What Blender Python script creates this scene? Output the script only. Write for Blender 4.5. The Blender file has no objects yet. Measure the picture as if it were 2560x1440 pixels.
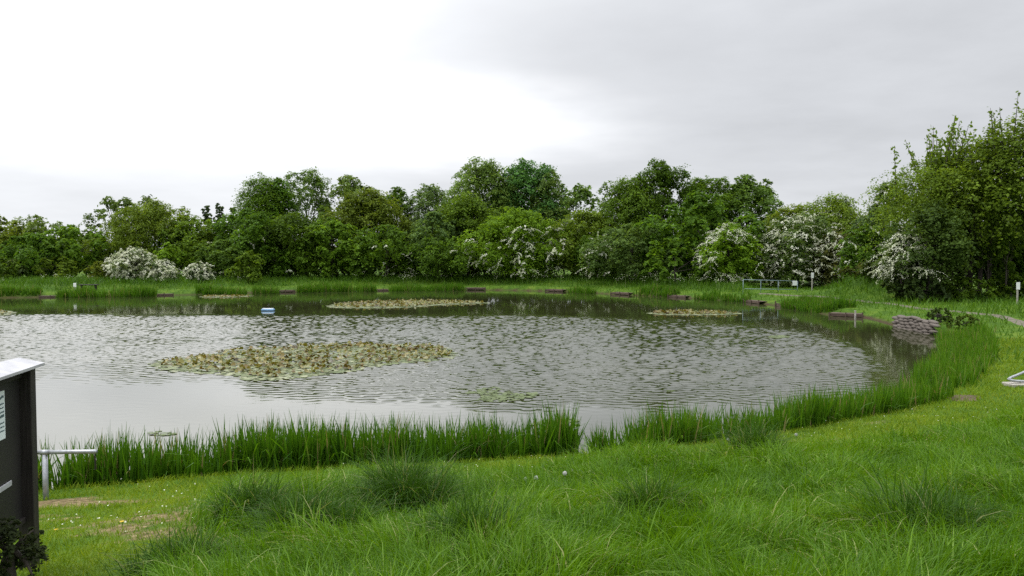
import bpy, math, random
import numpy as np
from mathutils import Vector

scene = bpy.context.scene
COL = scene.collection
R = math.radians
rng = np.random.default_rng(7)

# ------------------------------------------------------------------ camera, sky, sun, exposure
W, H, F = 2560.0, 1440.0, 1990.0
HOR = 640.0
CAMZ = 4.0
PITCH = math.atan((720 - HOR) / F)
cam_d = bpy.data.cameras.new("camera")
cam = bpy.data.objects.new("camera", cam_d)
COL.objects.link(cam)
cam_d.sensor_width = 36.0
cam_d.lens = F / W * 36.0
cam_d.clip_start, cam_d.clip_end = 0.1, 5000
cam.location = (0, 0, CAMZ)
cam.rotation_euler = (math.pi / 2 - PITCH, 0, 0)
scene.camera = cam

SUN_EL, SUN_AZ = R(56), R(-75)      # azimuth from +Y towards +X

def build_world():
    w = bpy.data.worlds.new("World")
    scene.world = w
    w.use_nodes = True
    nt = w.node_tree
    nt.nodes.clear()
    N, L = nt.nodes.new, nt.links.new

    def val(x, sock):
        if isinstance(x, (int, float)):
            sock.default_value = x
        else:
            L(x, sock)

    def m(op, a, b=0.0, c=None):
        n = N('ShaderNodeMath'); n.operation = op
        val(a, n.inputs[0]); val(b, n.inputs[1])
        if c is not None: val(c, n.inputs[2])
        return n.outputs[0]

    def smooth(x, a, b):
        n = N('ShaderNodeMapRange'); n.interpolation_type = 'SMOOTHSTEP'
        val(x, n.inputs[0]); n.inputs[1].default_value = a; n.inputs[2].default_value = b
        return n.outputs[0]

    tc = N('ShaderNodeTexCoord')
    sep = N('ShaderNodeSeparateXYZ'); L(tc.outputs['Generated'], sep.inputs[0])
    x, y, z = sep.outputs
    az = m('ARCTAN2', x, y)
    el = m('ARCSINE', z)
    zc = m('ADD', m('MAXIMUM', z, 0.0), 0.12)
    cmb = N('ShaderNodeCombineXYZ'); L(m('DIVIDE', x, zc), cmb.inputs[0]); L(m('DIVIDE', y, zc), cmb.inputs[1])

    def noise(scale, detail, off, rough=0.55):
        mp = N('ShaderNodeMapping'); L(cmb.outputs[0], mp.inputs[0]); mp.inputs[1].default_value = off
        n = N('ShaderNodeTexNoise'); n.inputs['Scale'].default_value = scale
        n.inputs['Detail'].default_value = detail; n.inputs['Roughness'].default_value = rough
        L(mp.outputs[0], n.inputs['Vector'])
        return n.outputs['Fac']
    n1 = noise(0.55, 5, (3.1, 0.4, 0)); n2 = noise(1.5, 6, (9.3, 4.1, 2)); n3 = noise(0.28, 3, (1.7, 7.7, 5))
    wob = m('MULTIPLY', m('SUBTRACT', n1, 0.5), 1.5)
    wob2 = m('MULTIPLY', m('SUBTRACT', n2, 0.5), 0.55)

    def blob(a0, e0, ra, re):
        da = m('DIVIDE', m('SUBTRACT', az, a0), ra); de = m('DIVIDE', m('SUBTRACT', el, e0), re)
        r = m('SQRT', m('ADD', m('MULTIPLY', da, da), m('MULTIPLY', de, de)))
        return m('ADD', m('ADD', r, wob), wob2)
    b1 = smooth(blob(-0.66, 0.285, 0.46, 0.145), 1.38, 0.25)
    b2 = smooth(blob(-0.17, 0.165, 0.24, 0.05), 1.7, 0.2)
    b3 = smooth(blob(-0.58, 0.29, 0.60, 0.185), 1.75, 0.3)
    bright = m('ADD', m('MULTIPLY', m('MAXIMUM', b1, b2), 0.62), m('MULTIPLY', b3, 0.30))
    grey = m('ADD', 0.62, m('MULTIPLY', m('SUBTRACT', n3, 0.5), 0.30))
    grey = m('ADD', grey, m('MULTIPLY', m('SUBTRACT', n2, 0.5), 0.24))
    # left part of the layer is thinner and paler, and so is the low strip towards the horizon
    grey = m('ADD', grey, m('MULTIPLY', smooth(az, 0.25, -0.45), 0.06))
    grey = m('ADD', grey, m('MULTIPLY', smooth(el, 0.14, 0.03), 0.02))
    zen = m('ADD', 1.0, m('MULTIPLY', smooth(el, 0.24, 1.0), 2.4))
    lum = m('MULTIPLY', m('ADD', grey, m('MULTIPLY', bright, 0.72)), zen)
    tint = N('ShaderNodeMix'); tint.data_type = 'RGBA'
    L(bright, tint.inputs[0]); tint.inputs[6].default_value = (0.965, 0.99, 1.035, 1); tint.inputs[7].default_value = (1, 1, 1.0, 1)
    vm = N('ShaderNodeVectorMath'); vm.operation = 'SCALE'; L(tint.outputs[2], vm.inputs[0]); L(lum, vm.inputs['Scale'])
    sky = N('ShaderNodeTexSky'); sky.sky_type = 'NISHITA'; sky.sun_disc = False
    sky.sun_elevation = SUN_EL; sky.sun_rotation = SUN_AZ
    sk = N('ShaderNodeVectorMath'); sk.operation = 'SCALE'; L(sky.outputs[0], sk.inputs[0]); sk.inputs['Scale'].default_value = 0.08
    mx = N('ShaderNodeMix'); mx.data_type = 'RGBA'; mx.inputs[0].default_value = 0.96
    L(sk.outputs[0], mx.inputs[6]); L(vm.outputs[0], mx.inputs[7])
    bg = N('ShaderNodeBackground'); bg.inputs[1].default_value = 1.0
    L(mx.outputs[2], bg.inputs[0])
    out = N('ShaderNodeOutputWorld'); L(bg.outputs[0], out.inputs[0])
build_world()

sun_d = bpy.data.lights.new("sun", 'SUN')
sun_d.energy = 1.5
sun_d.angle = R(20)
sun_d.color = (1.0, 0.96, 0.9)
sun = bpy.data.objects.new("sun", sun_d)
COL.objects.link(sun)
sd = Vector((math.sin(SUN_AZ) * math.cos(SUN_EL), math.cos(SUN_AZ) * math.cos(SUN_EL), math.sin(SUN_EL)))
sun.rotation_euler = sd.to_track_quat('Z', 'Y').to_euler()
scene.view_settings.view_transform = 'Standard'
scene.view_settings.look = 'None'
scene.view_settings.exposure = 0.25
scene.view_settings.gamma = 1.0
scene.render.engine = 'CYCLES'
scene.cycles.max_bounces = 6
scene.cycles.diffuse_bounces = 3
scene.cycles.glossy_bounces = 3
scene.cycles.transmission_bounces = 4
scene.cycles.transparent_max_bounces = 8
scene.cycles.use_denoising = False

# ------------------------------------------------------------------ maths helpers
def ray(px, py):
    cx, cy = (px - 1280) / F, (720 - py) / F
    sp, cp = math.sin(PITCH), math.cos(PITCH)
    return np.array([cx, cp + cy * sp, -sp + cy * cp])
def P(px, py, z=0.0):                       # pixel -> point on the level z
    d = ray(px, py); t = (z - CAMZ) / d[2]
    return np.array([0, 0, CAMZ]) + d * t
def PD(px, py, Y):                          # pixel -> point at depth Y
    d = ray(px, py); return np.array([0, 0, CAMZ]) + d * (Y / d[1])

def vnoise(x, y, seed=0):
    x = np.asarray(x, float); y = np.asarray(y, float)
    xi, yi = np.floor(x).astype(np.int64), np.floor(y).astype(np.int64)
    fx, fy = x - xi, y - yi
    fx, fy = fx * fx * (3 - 2 * fx), fy * fy * (3 - 2 * fy)
    def h(a, b):
        n = (a * 374761393 + b * 668265263 + seed * 974711) & 0xffffffff
        n = ((n ^ (n >> 13)) * 1274126177) & 0xffffffff
        return ((n ^ (n >> 16)) & 0xffff) / 65535.0
    return (h(xi, yi) * (1 - fx) + h(xi + 1, yi) * fx) * (1 - fy) + (h(xi, yi + 1) * (1 - fx) + h(xi + 1, yi + 1) * fx) * fy
def fbm(x, y, seed=0, o=3):
    s, a, t = 0, 1.0, 0
    for k in range(o):
        s = s + a * vnoise(x * 2 ** k, y * 2 ** k, seed + k); t += a; a *= 0.5
    return s / t
def sstep(x, a, b):
    t = np.clip((np.asarray(x, float) - a) / (b - a), 0, 1); return t * t * (3 - 2 * t)
def unit(v): return v / np.maximum(np.linalg.norm(v, axis=-1, keepdims=True), 1e-9)

# ------------------------------------------------------------------ the pond outline
shore_px = [(-560, 1345), (-200, 1290), (100, 1243), (350, 1222), (600, 1197), (900, 1182), (1200, 1166), (1450, 1148), (1700, 1126),
            (1900, 1098), (2080, 1064), (2230, 1040), (2340, 1004), (2400, 950), (2420, 905), (2405, 868), (2375, 838),
            (2335, 834), (2235, 814), (2160, 794), (2080, 789), (1990, 773), (1900, 759), (1800, 751), (1700, 744), (1570, 738),
            (1400, 729), (1180, 725), (950, 727), (700, 731), (400, 739), (130, 743), (-120, 748), (-500, 765), (-900, 830), (-1000, 980), (-860, 1180)]
ctrl = np.array([P(a, b)[:2] for a, b in shore_px])
def catmull(c, n=8):
    out = []
    m = len(c)
    for i in range(m):
        p0, p1, p2, p3 = c[(i - 1) % m], c[i], c[(i + 1) % m], c[(i + 2) % m]
        for t in np.arange(n) / n:
            out.append(0.5 * (2 * p1 + (p2 - p0) * t + (2 * p0 - 5 * p1 + 4 * p2 - p3) * t * t + (3 * p1 - p0 - 3 * p2 + p3) * t ** 3))
    return np.array(out)
POND = catmull(ctrl, 5)
def sdf(x, y):                               # positive on land
    x = np.asarray(x, float).ravel(); y = np.asarray(y, float).ravel()
    d2 = np.full(x.shape, 1e18); ins = np.zeros(x.shape, bool)
    a = POND; b = np.roll(POND, -1, 0)
    for (ax, ay), (bx, by) in zip(a, b):
        ex, ey = bx - ax, by - ay
        t = np.clip(((x - ax) * ex + (y - ay) * ey) / (ex * ex + ey * ey + 1e-12), 0, 1)
        dx, dy = x - ax - t * ex, y - ay - t * ey
        d2 = np.minimum(d2, dx * dx + dy * dy)
        c = (ay > y) != (by > y)
        if abs(by - ay) > 1e-12:
            ins ^= c & (x < (bx - ax) * (y - ay) / (by - ay) + ax)
    d = np.sqrt(d2)
    return np.where(ins, -d, d)
MOUND = PD(2200, 690, 64)
def ground_z(x, y, s=None):
    x = np.asarray(x, float); y = np.asarray(y, float); shp = x.shape
    x, y = x.ravel(), y.ravel()
    if s is None: s = sdf(x, y)
    s = s + (fbm(x * 0.9, y * 0.9, 3) - 0.5) * 0.35 * sstep(np.abs(s), 0.0, 1.0)
    far = sstep(y, 13, 32)
    lip = 0.06 + 0.17 * sstep(s, 0, 0.55)
    near_h = lip + np.minimum(0.175 * np.maximum(s - 1.0, 0), 2.15) + 0.02 * np.maximum(s - 13.5, 0).clip(0, 20)
    far_h = lip + 0.22 * sstep(s, 0.3, 1.4) + 0.45 * sstep(s, 2.5, 7) * (1 - sstep(x, 16, 30)) + 0.2 * sstep(s, 3, 12)
    z = near_h * (1 - far) + far_h * far
    z = z + (fbm(x * 0.5, y * 0.5, 11) - 0.5) * 0.16 * sstep(s, 0.4, 2.5)
    z = z + 2.3 * np.exp(-(((x - MOUND[0] - 3) / 3.8) ** 2 + ((y - MOUND[1] - 4) / 5.0) ** 2)) * sstep(s, 5, 10)
    under = -0.10 - 0.9 * sstep(-s, 0.2, 4.0)
    return np.where(s > 0, z, np.where(s > -0.12, 0.06 + (s / 0.12) * 0.16, under)).reshape(shp)
def gz(x, y): return float(ground_z(np.array([x]), np.array([y]))[0])

def longgrass(x, y, s):
    """1 where the bank is left to grow long, 0 on the mown strip and the trodden ground"""
    strip = 1.6 + 0.22 * np.maximum(x - 1, 0) + (fbm(x * 0.7, y * 0.7, 21) - 0.5) * 2.2 + (fbm(x * 2.6, y * 2.6, 23) - 0.5) * 1.2
    a = sstep(s, strip, strip + 0.7)
    left = sstep(x + 2.2 + (y - 5.3) * 0.33 + (fbm(x * 0.8, y * 0.8, 31) - 0.5) * 1.5, -0.4, 0.5)
    return a * left * (1 - sstep(y, 19, 25))
def bare(x, y, s):
    n = fbm(x * 0.75, y * 1.3, 41)
    left = 1 - sstep(x + 2.4 + (y - 5.3) * 0.30, -0.3, 1.2)
    return 0.8 * sstep(n + 0.60 * (fbm(x * 3.5, y * 5, 43) - 0.5), 0.46, 0.74) * left * sstep(s, 0.9, 1.6) * (1 - sstep(y, 12.5, 15)) + 0.5 * sstep(n, 0.6, 0.72) * sstep(s, 0.8, 1.2) * (1 - sstep(s, 2, 3)) * (1 - sstep(y, 24, 30))

# ------------------------------------------------------------------ mesh helpers
def link(o, parent=None):
    COL.objects.link(o)
    if parent is not None: o.parent = parent
    return o
def mesh_np(name, verts, faces, mat, parent=None, attrs=None, smooth=False, loc=None):
    verts = np.asarray(verts, np.float32); faces = np.asarray(faces, np.int32)
    me = bpy.data.meshes.new(name)
    k = faces.shape[1]; nf = len(faces)
    me.vertices.add(len(verts)); me.vertices.foreach_set('co', verts.ravel())
    me.loops.add(nf * k); me.loops.foreach_set('vertex_index', faces.ravel())
    me.polygons.add(nf)
    me.polygons.foreach_set('loop_start', np.arange(nf, dtype=np.int32) * k)
    try: me.polygons.foreach_set('loop_total', np.full(nf, k, np.int32))
    except Exception: pass
    for an, av in (attrs or {}).items():
        at = me.attributes.new(an, 'FLOAT', 'POINT'); at.data.foreach_set('value', np.asarray(av, np.float32))
    if smooth: me.polygons.foreach_set('use_smooth', np.ones(nf, bool))
    me.update(calc_edges=True)
    me.materials.append(mat)
    o = bpy.data.objects.new(name, me)
    if loc is not None: o.location = loc
    return link(o, parent)
class MB:
    """collects faces of any size and links them as one mesh object"""
    def __init__(s): s.v, s.f = [], []
    def add(s, vs, fs):
        b = len(s.v); s.v += [tuple(map(float, v)) for v in vs]; s.f += [tuple(i + b for i in f) for f in fs]
    def box(s, c, size, rz=0.0, rx=0.0, bev=0.0):
        hx, hy, hz = [q / 2 for q in size]
        bv = min(bev, hx * .6, hy * .6, hz * .6)
        pts = []
        if bv <= 0:
            for z in (-hz, hz):
                for x, y in ((-hx, -hy), (hx, -hy), (hx, hy), (-hx, hy)): pts.append((x, y, z))
            rings = 2; n = 4
        else:
            n = 8; rings = 4
            for z, q in ((-hz, bv), (-hz + bv, 0), (hz - bv, 0), (hz, bv)):
                X, Y, c2 = hx - q, hy - q, bv
                for x, y in ((-X + c2, -Y), (X - c2, -Y), (X, -Y + c2), (X, Y - c2), (X - c2, Y), (-X + c2, Y), (-X, Y - c2), (-X, -Y + c2)): pts.append((x, y, z))
        cr, sr, ct, st = math.cos(rz), math.sin(rz), math.cos(rx), math.sin(rx)
        o = []
        for x, y, z in pts:
            y, z = y * ct - z * st, y * st + z * ct
            o.append((x * cr - y * sr + c[0], x * sr + y * cr + c[1], z + c[2]))
        fs = [tuple(range(n - 1, -1, -1)), tuple(range((rings - 1) * n, rings * n))]
        for r in range(rings - 1):
            for i in range(n): fs.append((r * n + i, r * n + (i + 1) % n, (r + 1) * n + (i + 1) % n, (r + 1) * n + i))
        s.add(o, fs)
    def tube(s, pts, rad, n=8):
        pts = [np.array(p, float) for p in pts]
        if isinstance(rad, (int, float)): rad = [rad] * len(pts)
        vs, fs = [], []
        for i, p in enumerate(pts):
            t = unit(pts[min(i + 1, len(pts) - 1)] - pts[max(i - 1, 0)])
            a = np.cross(t, (0, 0, 1.0)) if abs(t[2]) < 0.9 else np.cross(t, (1.0, 0, 0))
            a = unit(a); b = np.cross(t, a)
            for k in range(n):
                an = 2 * math.pi * k / n; vs.append(p + rad[i] * (math.cos(an) * a + math.sin(an) * b))
        for i in range(len(pts) - 1):
            for k in range(n): fs.append((i * n + k, i * n + (k + 1) % n, (i + 1) * n + (k + 1) % n, (i + 1) * n + k))
        fs.append(tuple(range(n - 1, -1, -1))); fs.append(tuple((len(pts) - 1) * n + k for k in range(n)))
        s.add(vs, fs)
    def build(s, name, mat, parent=None, smooth=False, loc=None):
        me = bpy.data.meshes.new(name); me.from_pydata(s.v, [], s.f); me.update()
        if smooth: me.polygons.foreach_set('use_smooth', np.ones(len(me.polygons), bool))
        me.materials.append(mat)
        o = bpy.data.objects.new(name, me)
        if loc is not None: o.location = loc
        return link(o, parent)
def tag(o, label=None, cat=None, group=None, kind=None):
    if label: o['label'] = label
    if cat: o['category'] = cat
    if group: o['group'] = group
    if kind: o['kind'] = kind
    return o
def thing(name, label, cat, loc, rz=0.0, group=None):
    o = bpy.data.objects.new(name, None); o.empty_display_size = 0.2
    o.location = loc; o.rotation_euler = (0, 0, rz)
    link(o); return tag(o, label, cat, group)

# ------------------------------------------------------------------ materials
def mat_new(name):
    m = bpy.data.materials.new(name); m.use_nodes = True
    nt = m.node_tree; nt.nodes.clear()
    return m, nt, nt.nodes.new, nt.links.new
def ramp(N, stops):
    r = N('ShaderNodeValToRGB')
    while len(r.color_ramp.elements) < len(stops): r.color_ramp.elements.new(0.5)
    for e, (p, c) in zip(r.color_ramp.elements, stops): e.position = p; e.color = (*c, 1)
    return r
def leaf_material(name, stops, trans=0.35, rough=0.45, spec=0.35, nscale=0.0, tcol=(1.25, 1.15, 0.6), use_obj=False):
    m, nt, N, L = mat_new(name)
    at = N('ShaderNodeAttribute'); at.attribute_name = 'tint'
    fac = at.outputs['Fac']
    if nscale:
        g = N('ShaderNodeNewGeometry'); nz = N('ShaderNodeTexNoise'); nz.inputs['Scale'].default_value = nscale; nz.inputs['Detail'].default_value = 2
        L(g.outputs['Position'], nz.inputs['Vector'])
        a = N('ShaderNodeMath'); a.operation = 'MULTIPLY_ADD'; L(nz.outputs['Fac'], a.inputs[0]); a.inputs[1].default_value = 0.9; a.inputs[2].default_value = -0.45
        b = N('ShaderNodeMath'); b.operation = 'ADD'; b.use_clamp = True; L(fac, b.inputs[0]); L(a.outputs[0], b.inputs[1]); fac = b.outputs[0]
    r = ramp(N, stops); L(fac, r.inputs[0]); col = r.outputs[0]
    if use_obj:
        oi = N('ShaderNodeObjectInfo'); mu = N('ShaderNodeMix'); mu.data_type = 'RGBA'; mu.blend_type = 'MULTIPLY'; mu.inputs[0].default_value = 1
        L(col, mu.inputs[6]); L(oi.outputs['Color'], mu.inputs[7]); col = mu.outputs[2]
    bs = N('ShaderNodeBsdfPrincipled'); L(col, bs.inputs['Base Color']); bs.inputs['Roughness'].default_value = rough
    bs.inputs['Specular IOR Level'].default_value = spec
    tr = N('ShaderNodeBsdfTranslucent'); tm = N('ShaderNodeMix'); tm.data_type = 'RGBA'; tm.blend_type = 'MULTIPLY'; tm.inputs[0].default_value = 1
    L(col, tm.inputs[6]); tm.inputs[7].default_value = (*tcol, 1); L(tm.outputs[2], tr.inputs[0])
    mx = N('ShaderNodeMixShader'); mx.inputs[0].default_value = trans
    L(bs.outputs[0], mx.inputs[1]); L(tr.outputs[0], mx.inputs[2])
    o = N('ShaderNodeOutputMaterial'); L(mx.outputs[0], o.inputs[0])
    return m
def plain_material(name, c1, c2, scale=6.0, rough=0.7, metal=0.0, bump=0.0, stretch=(1, 1, 1), spec=0.4, detail=5):
    m, nt, N, L = mat_new(name)
    tc = N('ShaderNodeTexCoord'); mp = N('ShaderNodeMapping'); L(tc.outputs['Object'], mp.inputs[0]); mp.inputs[3].default_value = stretch
    nz = N('ShaderNodeTexNoise'); nz.inputs['Scale'].default_value = scale; nz.inputs['Detail'].default_value = detail; L(mp.outputs[0], nz.inputs['Vector'])
    r = ramp(N, [(0.3, c1), (0.7, c2)]); L(nz.outputs['Fac'], r.inputs[0])
    bs = N('ShaderNodeBsdfPrincipled'); L(r.outputs[0], bs.inputs['Base Color'])
    bs.inputs['Roughness'].default_value = rough; bs.inputs['Metallic'].default_value = metal; bs.inputs['Specular IOR Level'].default_value = spec
    if bump:
        b = N('ShaderNodeBump'); b.inputs['Strength'].default_value = bump; b.inputs['Distance'].default_value = 0.02
        L(nz.outputs['Fac'], b.inputs['Height']); L(b.outputs[0], bs.inputs['Normal'])
    o = N('ShaderNodeOutputMaterial'); L(bs.outputs[0], o.inputs[0])
    return m

M = {}
M['leaf'] = leaf_material('foliage', [(0.0, (0.92, 0.94, 0.9)), (0.5, (1.42, 1.42, 1.35)), (1.0, (2.2, 2.08, 1.85))], trans=0.48, rough=0.6, spec=0.12, use_obj=True)
M['blossom'] = leaf_material('blossom', [(0.0, (0.34, 0.39, 0.18)), (0.45, (0.60, 0.62, 0.44)), (1.0, (0.80, 0.80, 0.69))], trans=0.25, tcol=(1, 1, 0.95), spec=0.2)
M['grass'] = leaf_material('long_grass', [(0.0, (0.032, 0.088, 0.003)), (0.45, (0.082, 0.190, 0.004)), (0.8, (0.140, 0.270, 0.008)), (0.93, (0.17, 0.29, 0.035)), (1.0, (0.30, 0.33, 0.11))], trans=0.42, rough=0.45, spec=0.2, nscale=0.55)
M['lawn'] = leaf_material('short_grass', [(0.0, (0.060, 0.120, 0.006)), (0.5, (0.150, 0.245, 0.010)), (0.85, (0.24, 0.31, 0.022)), (1.0, (0.30, 0.28, 0.10))], trans=0.40, rough=0.5, spec=0.15, nscale=1.1)
M['reed'] = leaf_material('reed', [(0.0, (0.024, 0.072, 0.004)), (0.5, (0.060, 0.155, 0.006)), (0.9, (0.110, 0.225, 0.010)), (1.0, (0.22, 0.20, 0.08))], trans=0.38, rough=0.42, spec=0.22)
M['tussock'] = leaf_material('tussock', [(0.0, (0.018, 0.055, 0.004)), (0.6, (0.046, 0.115, 0.007)), (0.9, (0.09, 0.165, 0.022)), (1.0, (0.24, 0.26, 0.11))], trans=0.38, spec=0.15, rough=0.5)
M['verge'] = leaf_material('verge', [(0.0, (0.034, 0.085, 0.007)), (0.5, (0.070, 0.160, 0.009)), (1.0, (0.13, 0.24, 0.018))], trans=0.38, spec=0.15, nscale=0.25)
M['bark'] = plain_material('bark', (0.025, 0.020, 0.015), (0.065, 0.054, 0.042), 5, 0.9, bump=0.6, stretch=(3, 3, 0.5))
M['lily_flat'] = leaf_material('lily_pad', [(0.0, (0.08, 0.11, 0.035)), (0.6, (0.17, 0.20, 0.09)), (1.0, (0.30, 0.31, 0.19))], trans=0.08, rough=0.5, spec=0.22)
M['lily_up'] = leaf_material('lily_leaf', [(0.0, (0.040, 0.032, 0.007)), (0.35, (0.15, 0.105, 0.014)), (0.6, (0.125, 0.14, 0.02)), (0.85, (0.22, 0.18, 0.035)), (1.0, (0.30, 0.27, 0.12))], trans=0.2, rough=0.35)
M['wood'] = plain_material('weathered_timber', (0.045, 0.030, 0.020), (0.115, 0.08, 0.058), 4, 0.85, bump=0.5, stretch=(0.6, 6, 6))
M['dark_wood'] = plain_material('dark_stained_timber', (0.010, 0.008, 0.007), (0.026, 0.021, 0.018), 5, 0.6, bump=0.3, stretch=(8, 8, 0.6))
M['panel'] = plain_material('dark_panel', (0.012, 0.011, 0.011), (0.026, 0.023, 0.022), 2.5, 0.5)
M['cap'] = plain_material('weathered_white_cap', (0.30, 0.30, 0.315), (0.46, 0.46, 0.475), 7, 0.45, bump=0.05)
M['metal'] = plain_material('galvanised_tube', (0.24, 0.25, 0.26), (0.42, 0.43, 0.45), 14, 0.38, metal=0.55)
M['rail'] = plain_material('pale_blue_rail', (0.13, 0.18, 0.20), (0.26, 0.34, 0.36), 6, 0.5, metal=0.2)
M['white'] = plain_material('white_paint', (0.72, 0.73, 0.73), (0.84, 0.84, 0.83), 5, 0.45)
M['paper'] = plain_material('paper', (0.62, 0.70, 0.71), (0.75, 0.79, 0.79), 3, 0.5)
M['ink'] = plain_material('ink', (0.04, 0.07, 0.08), (0.12, 0.18, 0.19), 9, 0.6)
M['blue'] = plain_material('blue_plastic', (0.12, 0.25, 0.42), (0.20, 0.36, 0.55), 3, 0.45)
M['sack'] = plain_material('sandbag_cloth', (0.055, 0.046, 0.038), (0.155, 0.132, 0.112), 9, 0.95, bump=0.5)
M['stake'] = plain_material('grey_stake', (0.25, 0.23, 0.20), (0.42, 0.39, 0.35), 6, 0.85)
M['gravel'] = plain_material('gravel', (0.07, 0.06, 0.04), (0.16, 0.14, 0.105), 3.0, 0.95, bump=0.4, detail=9)
M['mud'] = plain_material('bare_earth', (0.045, 0.025, 0.018), (0.12, 0.075, 0.055), 2.5, 0.95, bump=0.5)
M['yellow'] = plain_material('yellow_petal', (0.60, 0.40, 0.01), (0.75, 0.55, 0.02), 20, 0.6)
M['fluff'] = leaf_material('seed_fluff', [(0.0, (0.42, 0.43, 0.40)), (1.0, (0.68, 0.68, 0.65))], trans=0.4, tcol=(1, 1, 1), spec=0.1)
M['stem'] = plain_material('flower_stem', (0.07, 0.13, 0.03), (0.12, 0.20, 0.05), 20, 0.6)

def ground_material():
    m, nt, N, L = mat_new('bank_ground')
    g = N('ShaderNodeNewGeometry')
    def noise(sc, det=6):
        n = N('ShaderNodeTexNoise'); n.inputs['Scale'].default_value = sc; n.inputs['Detail'].default_value = det; L(g.outputs['Position'], n.inputs['Vector']); return n
    n1, n2, n3 = noise(0.35), noise(2.2, 8), noise(14, 8)
    a = N('ShaderNodeMath'); a.operation = 'ADD'; L(n1.outputs['Fac'], a.inputs[0]); L(n2.outputs['Fac'], a.inputs[1])
    a2 = N('ShaderNodeMath'); a2.operation = 'MULTIPLY'; L(a.outputs[0], a2.inputs[0]); a2.inputs[1].default_value = 0.5
    r1 = ramp(N, [(0.32, (0.025, 0.060, 0.007)), (0.5, (0.055, 0.110, 0.010)), (0.66, (0.11, 0.16, 0.018))]); L(a2.outputs[0], r1.inputs[0])
    r2 = ramp(N, [(0.3, (0.075, 0.055, 0.026)), (0.55, (0.17, 0.13, 0.065)), (0.75, (0.30, 0.24, 0.13))]); L(n3.outputs['Fac'], r2.inputs[0])
    ba = N('ShaderNodeAttribute'); ba.attribute_name = 'bare'
    mul = N('ShaderNodeMath'); mul.operation = 'MULTIPLY_ADD'; L(n3.outputs['Fac'], mul.inputs[0]); mul.inputs[1].default_value = 0.7; mul.inputs[2].default_value = -0.35
    add = N('ShaderNodeMath'); add.operation = 'ADD'; add.use_clamp = True; L(ba.outputs['Fac'], add.inputs[0]); L(mul.outputs[0], add.inputs[1])
    mr = N('ShaderNodeMapRange'); L(add.outputs[0], mr.inputs[0]); mr.inputs[1].default_value = 0.25; mr.inputs[2].default_value = 0.75
    mx = N('ShaderNodeMix'); mx.data_type = 'RGBA'; L(mr.outputs[0], mx.inputs[0]); L(r1.outputs[0], mx.inputs[6]); L(r2.outputs[0], mx.inputs[7])
    mu = N('ShaderNodeAttribute'); mu.attribute_name = 'mud'
    mx2 = N('ShaderNodeMix'); mx2.data_type = 'RGBA'; L(mu.outputs['Fac'], mx2.inputs[0]); L(mx.outputs[2], mx2.inputs[6]); mx2.inputs[7].default_value = (0.05, 0.032, 0.02, 1)
    bs = N('ShaderNodeBsdfPrincipled'); L(mx2.outputs[2], bs.inputs['Base Color']); bs.inputs['Roughness'].default_value = 0.95; bs.inputs['Specular IOR Level'].default_value = 0.1
    b = N('ShaderNodeBump'); b.inputs['Strength'].default_value = 0.7; b.inputs['Distance'].default_value = 0.05; L(n3.outputs['Fac'], b.inputs['Height']); L(b.outputs[0], bs.inputs['Normal'])
    o = N('ShaderNodeOutputMaterial'); L(bs.outputs[0], o.inputs[0])
    return m
def water_material():
    m, nt, N, L = mat_new('pond_water')
    g = N('ShaderNodeNewGeometry'); sep = N('ShaderNodeSeparateXYZ'); L(g.outputs['Position'], sep.inputs[0])
    def math_(op, a, b=0.0):
        n = N('ShaderNodeMath'); n.operation = op
        for i, q in enumerate((a, b)):
            if isinstance(q, (int, float)): n.inputs[i].default_value = q
            else: L(q, n.inputs[i])
        return n.outputs[0]
    def noise(sc, scale_vec, det, rot=0.0):
        mp = N('ShaderNodeMapping'); L(g.outputs['Position'], mp.inputs[0]); mp.inputs[3].default_value = scale_vec; mp.inputs[2].default_value = (0, 0, rot)
        n = N('ShaderNodeTexNoise'); n.inputs['Scale'].default_value = sc; n.inputs['Detail'].default_value = det; L(mp.outputs[0], n.inputs['Vector']); return n.outputs['Fac']
    ripple = math_('ADD', noise(2.1, (0.75, 1.25, 1), 2, 0.25), math_('MULTIPLY', noise(5.0, (0.8, 1.2, 1), 2, -0.2), 0.35))
    # wind patches: the ruffled middle of the pond, calm margins under the trees and below the near bank
    warp = math_('MULTIPLY', math_('SUBTRACT', noise(0.09, (0.45, 1.0, 1), 4), 0.5), 26.0)
    at = N('ShaderNodeAttribute'); at.attribute_name = 'wind'
    w = math_('ADD', at.outputs['Fac'], math_('MULTIPLY', warp, 0.022))
    def sm(x, a, b):
        n = N('ShaderNodeMapRange'); n.interpolation_type = 'SMOOTHSTEP'; L(x, n.inputs[0]); n.inputs[1].default_value = a; n.inputs[2].default_value = b; return n.outputs[0]
    wind = math_('ADD', math_('MULTIPLY', sm(w, 0.12, 0.75), 0.96), 0.035)
    b = N('ShaderNodeBump'); b.inputs['Distance'].default_value = 0.012
    L(wind, b.inputs['Strength']); L(ripple, b.inputs['Height'])
    bs = N('ShaderNodeBsdfPrincipled')
    murk = ramp(N, [(0.35, (0.026, 0.030, 0.010)), (0.7, (0.040, 0.043, 0.018))]); L(noise(0.2, (1, 1, 1), 3), murk.inputs[0])
    L(murk.outputs[0], bs.inputs['Base Color'])
    bs.inputs['Roughness'].default_value = 0.04; bs.inputs['IOR'].default_value = 1.8; bs.inputs['Specular IOR Level'].default_value = 0.5
    L(b.outputs[0], bs.inputs['Normal'])
    o = N('ShaderNodeOutputMaterial'); L(bs.outputs[0], o.inputs[0])
    return m
M['ground'] = ground_material(); M['water'] = water_material()

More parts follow.
